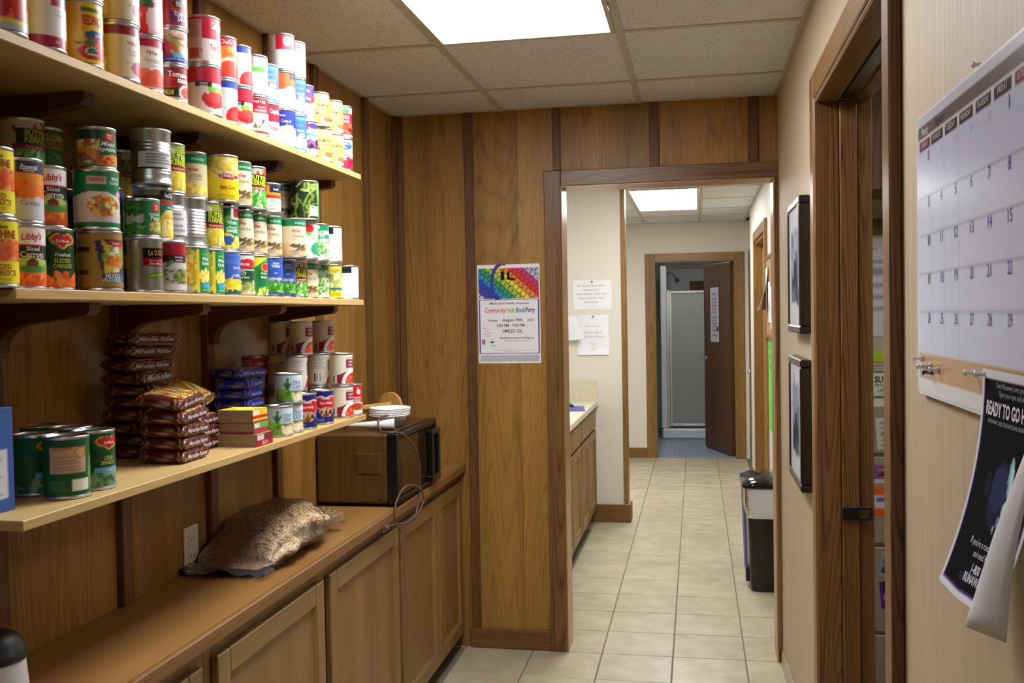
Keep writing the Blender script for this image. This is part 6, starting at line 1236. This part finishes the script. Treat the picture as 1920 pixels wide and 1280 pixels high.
# ------------------------------------------------------------------ side office seen through the doorway
fc = empty('file_cabinet', (.50, 3.52, 0), 'tan four-drawer file cabinet in the side office', 'file cabinet')
M_fc = plain('tan_enamel', '#a3977f', .45)
obj('cabinet_shell', MB().box(0, .46, .012, .62, 0, 1.31, c=.004), M_fc, fc)
for z0, z1 in ((.055, .358), (.371, .667), (.680, .983), (.996, 1.295)):
    d = obj('drawer', MB().box(.012, .448, 0, .0115, z0, z1, c=.003), M_fc, fc); obj('drawer_pull', MB().box(.17, .29, -.018, -.0005, z0+.19, z0+.205, c=.003), M_chrome, d)
def magnet(art, w, h, x, zb, label, rot=0, tilt=0):
    o = link('cabinet_card', sheet_mesh('cabinet_card', art, w, h, M_paper), None, (x, 3.5192, zb), (0, rot, 0)); tag(o, label, 'card', 'cards stuck on the file cabinet')
s1 = Art('#dfe0d8', 20, 30); s1.rect(.05, .92, .95, .98, '#3a8a3e'); s1.rect(.05, .22, .95, .30, '#3a8a3e'); s1.text('SUICIDE', .52, .66, .17, '#2a2a2e', bold=.03, wmax=.92).text('PREVENTION', .5, .55, .08, '#6a6a60', wmax=.9).text('LIFELINE', .5, .40, .10, '#3a8a3e', wmax=.9).text('1-800-273-TALK', .5, .33, .05, '#55555a', bold=0, wmax=.85)
magnet(s1, .098, .128, .598, 1.158, 'white lifeline card with green bars on the file cabinet')
magnet(Art('#d4d6cc', 10, 14).lines(.15, .1, .85, .9, '#8a8c84', 6), .09, .11, .612, 1.008, 'small plain white card above a drawer gap', -.06)
s3 = Art('#8a5a9a', 12, 12); s3.rect(0, 0, 1, .22, '#d8d4d8'); s3.blobs(.1, .25, .9, .7, ['#8a2a34', '#c89a8a', '#5a2030'], 14, .14, .1, 3); magnet(s3, .10, .062, .600, .892, 'purple and red photo card on the file cabinet')
s4 = Art('#ef6a1c', 12, 14); s4.rect(.0, .24, 1, .76, '#d6d4de'); s4.lines(.1, .30, .9, .66, '#6a6aa0', 4); magnet(s4, .10, .098, .594, .778, 'orange and white card on the file cabinet')
s5 = Art('#9aa6b4', 12, 14); s5.ell(.5, .65, .35, .25, '#3a6a9a'); s5.blobs(.1, .1, .9, .4, ['#4a5a5a', '#7a8a80', '#2a3440'], 12, .14, .1, 3); magnet(s5, .075, .09, .607, .565, 'tilted blue photo card low on the file cabinet', .18)
s6 = Art('#6a2a9a', 12, 14); s6.rect(.1, .6, .9, 1, '#3a2430'); s6.lines(.15, .15, .9, .5, '#b89ad0', 4); magnet(s6, .07, .095, .622, .452, 'purple card lowest on the file cabinet', -.08)
bx = obj('paper_stack', MB().box(0, .22, 0, .30, 0, .032, c=.002), plain('lime_paper_ream', '#a8c428', .6)); bx.location = (.565, 3.535, 1.311); tag(bx, 'lime paper stack on top of the file cabinet', 'paper stack')
s7 = Art('#e6e6ee', 16, 26).text('Bylaws', .4, .88, .035, '#8a8a9a', bold=0, shear=.3); s7.lines(.08, .25, .92, .78, '#a4a6b4', 9)
o = link('wall_notice', sheet_mesh('wall_notice', s7, .25, .40, M_paper), None, (.60, 4.147, 1.385), (0, 0, 0)); tag(o, 'large white typed sheet on the office wall', 'notice')
ob = obj('notice_rail', MB().box(0, .9, 0, .018, 0, .06, c=.002), M_trim_x); ob.location = (.52, 4.131, 1.80); tag(ob, 'brown wooden rail above the office sheet', 'rail')
obx = obj('wall_cupboard', MB().box(0, .7, 0, .34, 0, .45, c=.004), M_trim); obx.location = (.50, 3.80, 1.94); tag(obx, 'brown wall cupboard high in the side office', 'cupboard')

# ------------------------------------------------------------------ bathroom fittings
M_acr = plain('white_acrylic', '#d3d8d8', .25)
sh = empty('shower_stall', (-.50, 11.5, 0), 'white shower stall with chrome framed frosted door', 'shower')
obj('shower_base', MB().box(.09, 1.08, -.03, 1.05, .0005, .125, c=.02), M_acr, sh)
obj('stall_wall', MB().box(.085, .155, 0, 1.05, .126, 2.04, c=.01), M_acr, sh); obj('stall_wall', MB().box(1.02, 1.08, 0, 1.05, .126, 2.04, c=.01), M_acr, sh); obj('stall_wall', MB().box(.156, 1.019, 1.0, 1.05, .126, 2.04, c=.005), M_acr, sh)
dfm = MB().box(.156, .185, .0, .03, .13, 1.76, c=.003).box(.186, .215, .005, .028, .15, 1.745, c=.003).box(.2151, 1.0, .005, .028, 1.715, 1.745, c=.003).box(.2151, 1.0, .005, .028, .15, .178, c=.003).box(.99, 1.018, 0, .03, .13, 1.76, c=.003)
obj('chrome_frame', dfm, plain('brushed_chrome', '#c4c6c8', .3, 1.0), sh)
fg, nt_, b_ = newmat('frosted_glass'); b_.inputs['Base Color'].default_value = (*lin('#d0d4ce'), 1); b_.inputs['Roughness'].default_value = .42; b_.inputs['Transmission Weight'].default_value = .55
obj('frosted_pane', MB().box(.2155, .9895, .012, .018, .1785, 1.7145), fg, sh)
cdy = MB().box(.0, .10, 0, .05, 0, .12, c=.01).box(.01, .09, .005, .045, .1205, .22, c=.012); o = obj('shampoo_caddy', cdy, plain('blue_grey_caddy', '#3a4a60', .4)); o.location = (-.28, 11.535, 1.11); tag(o, 'blue grey caddy behind the frosted shower door', 'caddy')
shd = MB(); shd.tube([(-.345, 11.9, 1.96), (-.30, 11.9, 1.98), (-.26, 11.9, 1.94), (-.235, 11.9, 1.89)], .010, 8); shd.tube([(-.24, 11.9, 1.90), (-.215, 11.9, 1.86)], [.014, .034], 14); shd.v = [(x+.50, y-11.5, z) for x, y, z in shd.v]; obj('shower_head', shd, plain('dark_chrome', '#6a6a68', .3, 1.0), sh)
o = obj('wooden_plaque', MB().box(0, .21, 0, .02, 0, .146, c=.003), wood('plaque_wood', '#5a3018', '#7a4826', '#8a5a34', 'x', rough=.5)); o.location = (-.08, 12.477, 1.737); tag(o, 'small brown plaque high inside the shower stall', 'plaque')
hk = MB(); hk.lathe([(.001, 0), (.018, 0), (.018, .006), (.007, .010), (.007, .035), (.012, .040), (.001, .044)], 14); o = obj('robe_hook', hk, M_brass, None, (-.648, 11.0, 1.66), (0, PI/2, 0)); tag(o, 'brass robe hook on the bathroom wall', 'hook')
ds = Art('#c9c7d2', 14, 34); ds.lines(.2, .1, .8, .9, '#8a8896', 12); ds.ell(.86, .24, .16, .05, '#5a2a9a')
link('door_sheet', sheet_mesh('door_sheet', ds, .24, .58, M_paper), d4, (-.56, -.0362, 1.17))
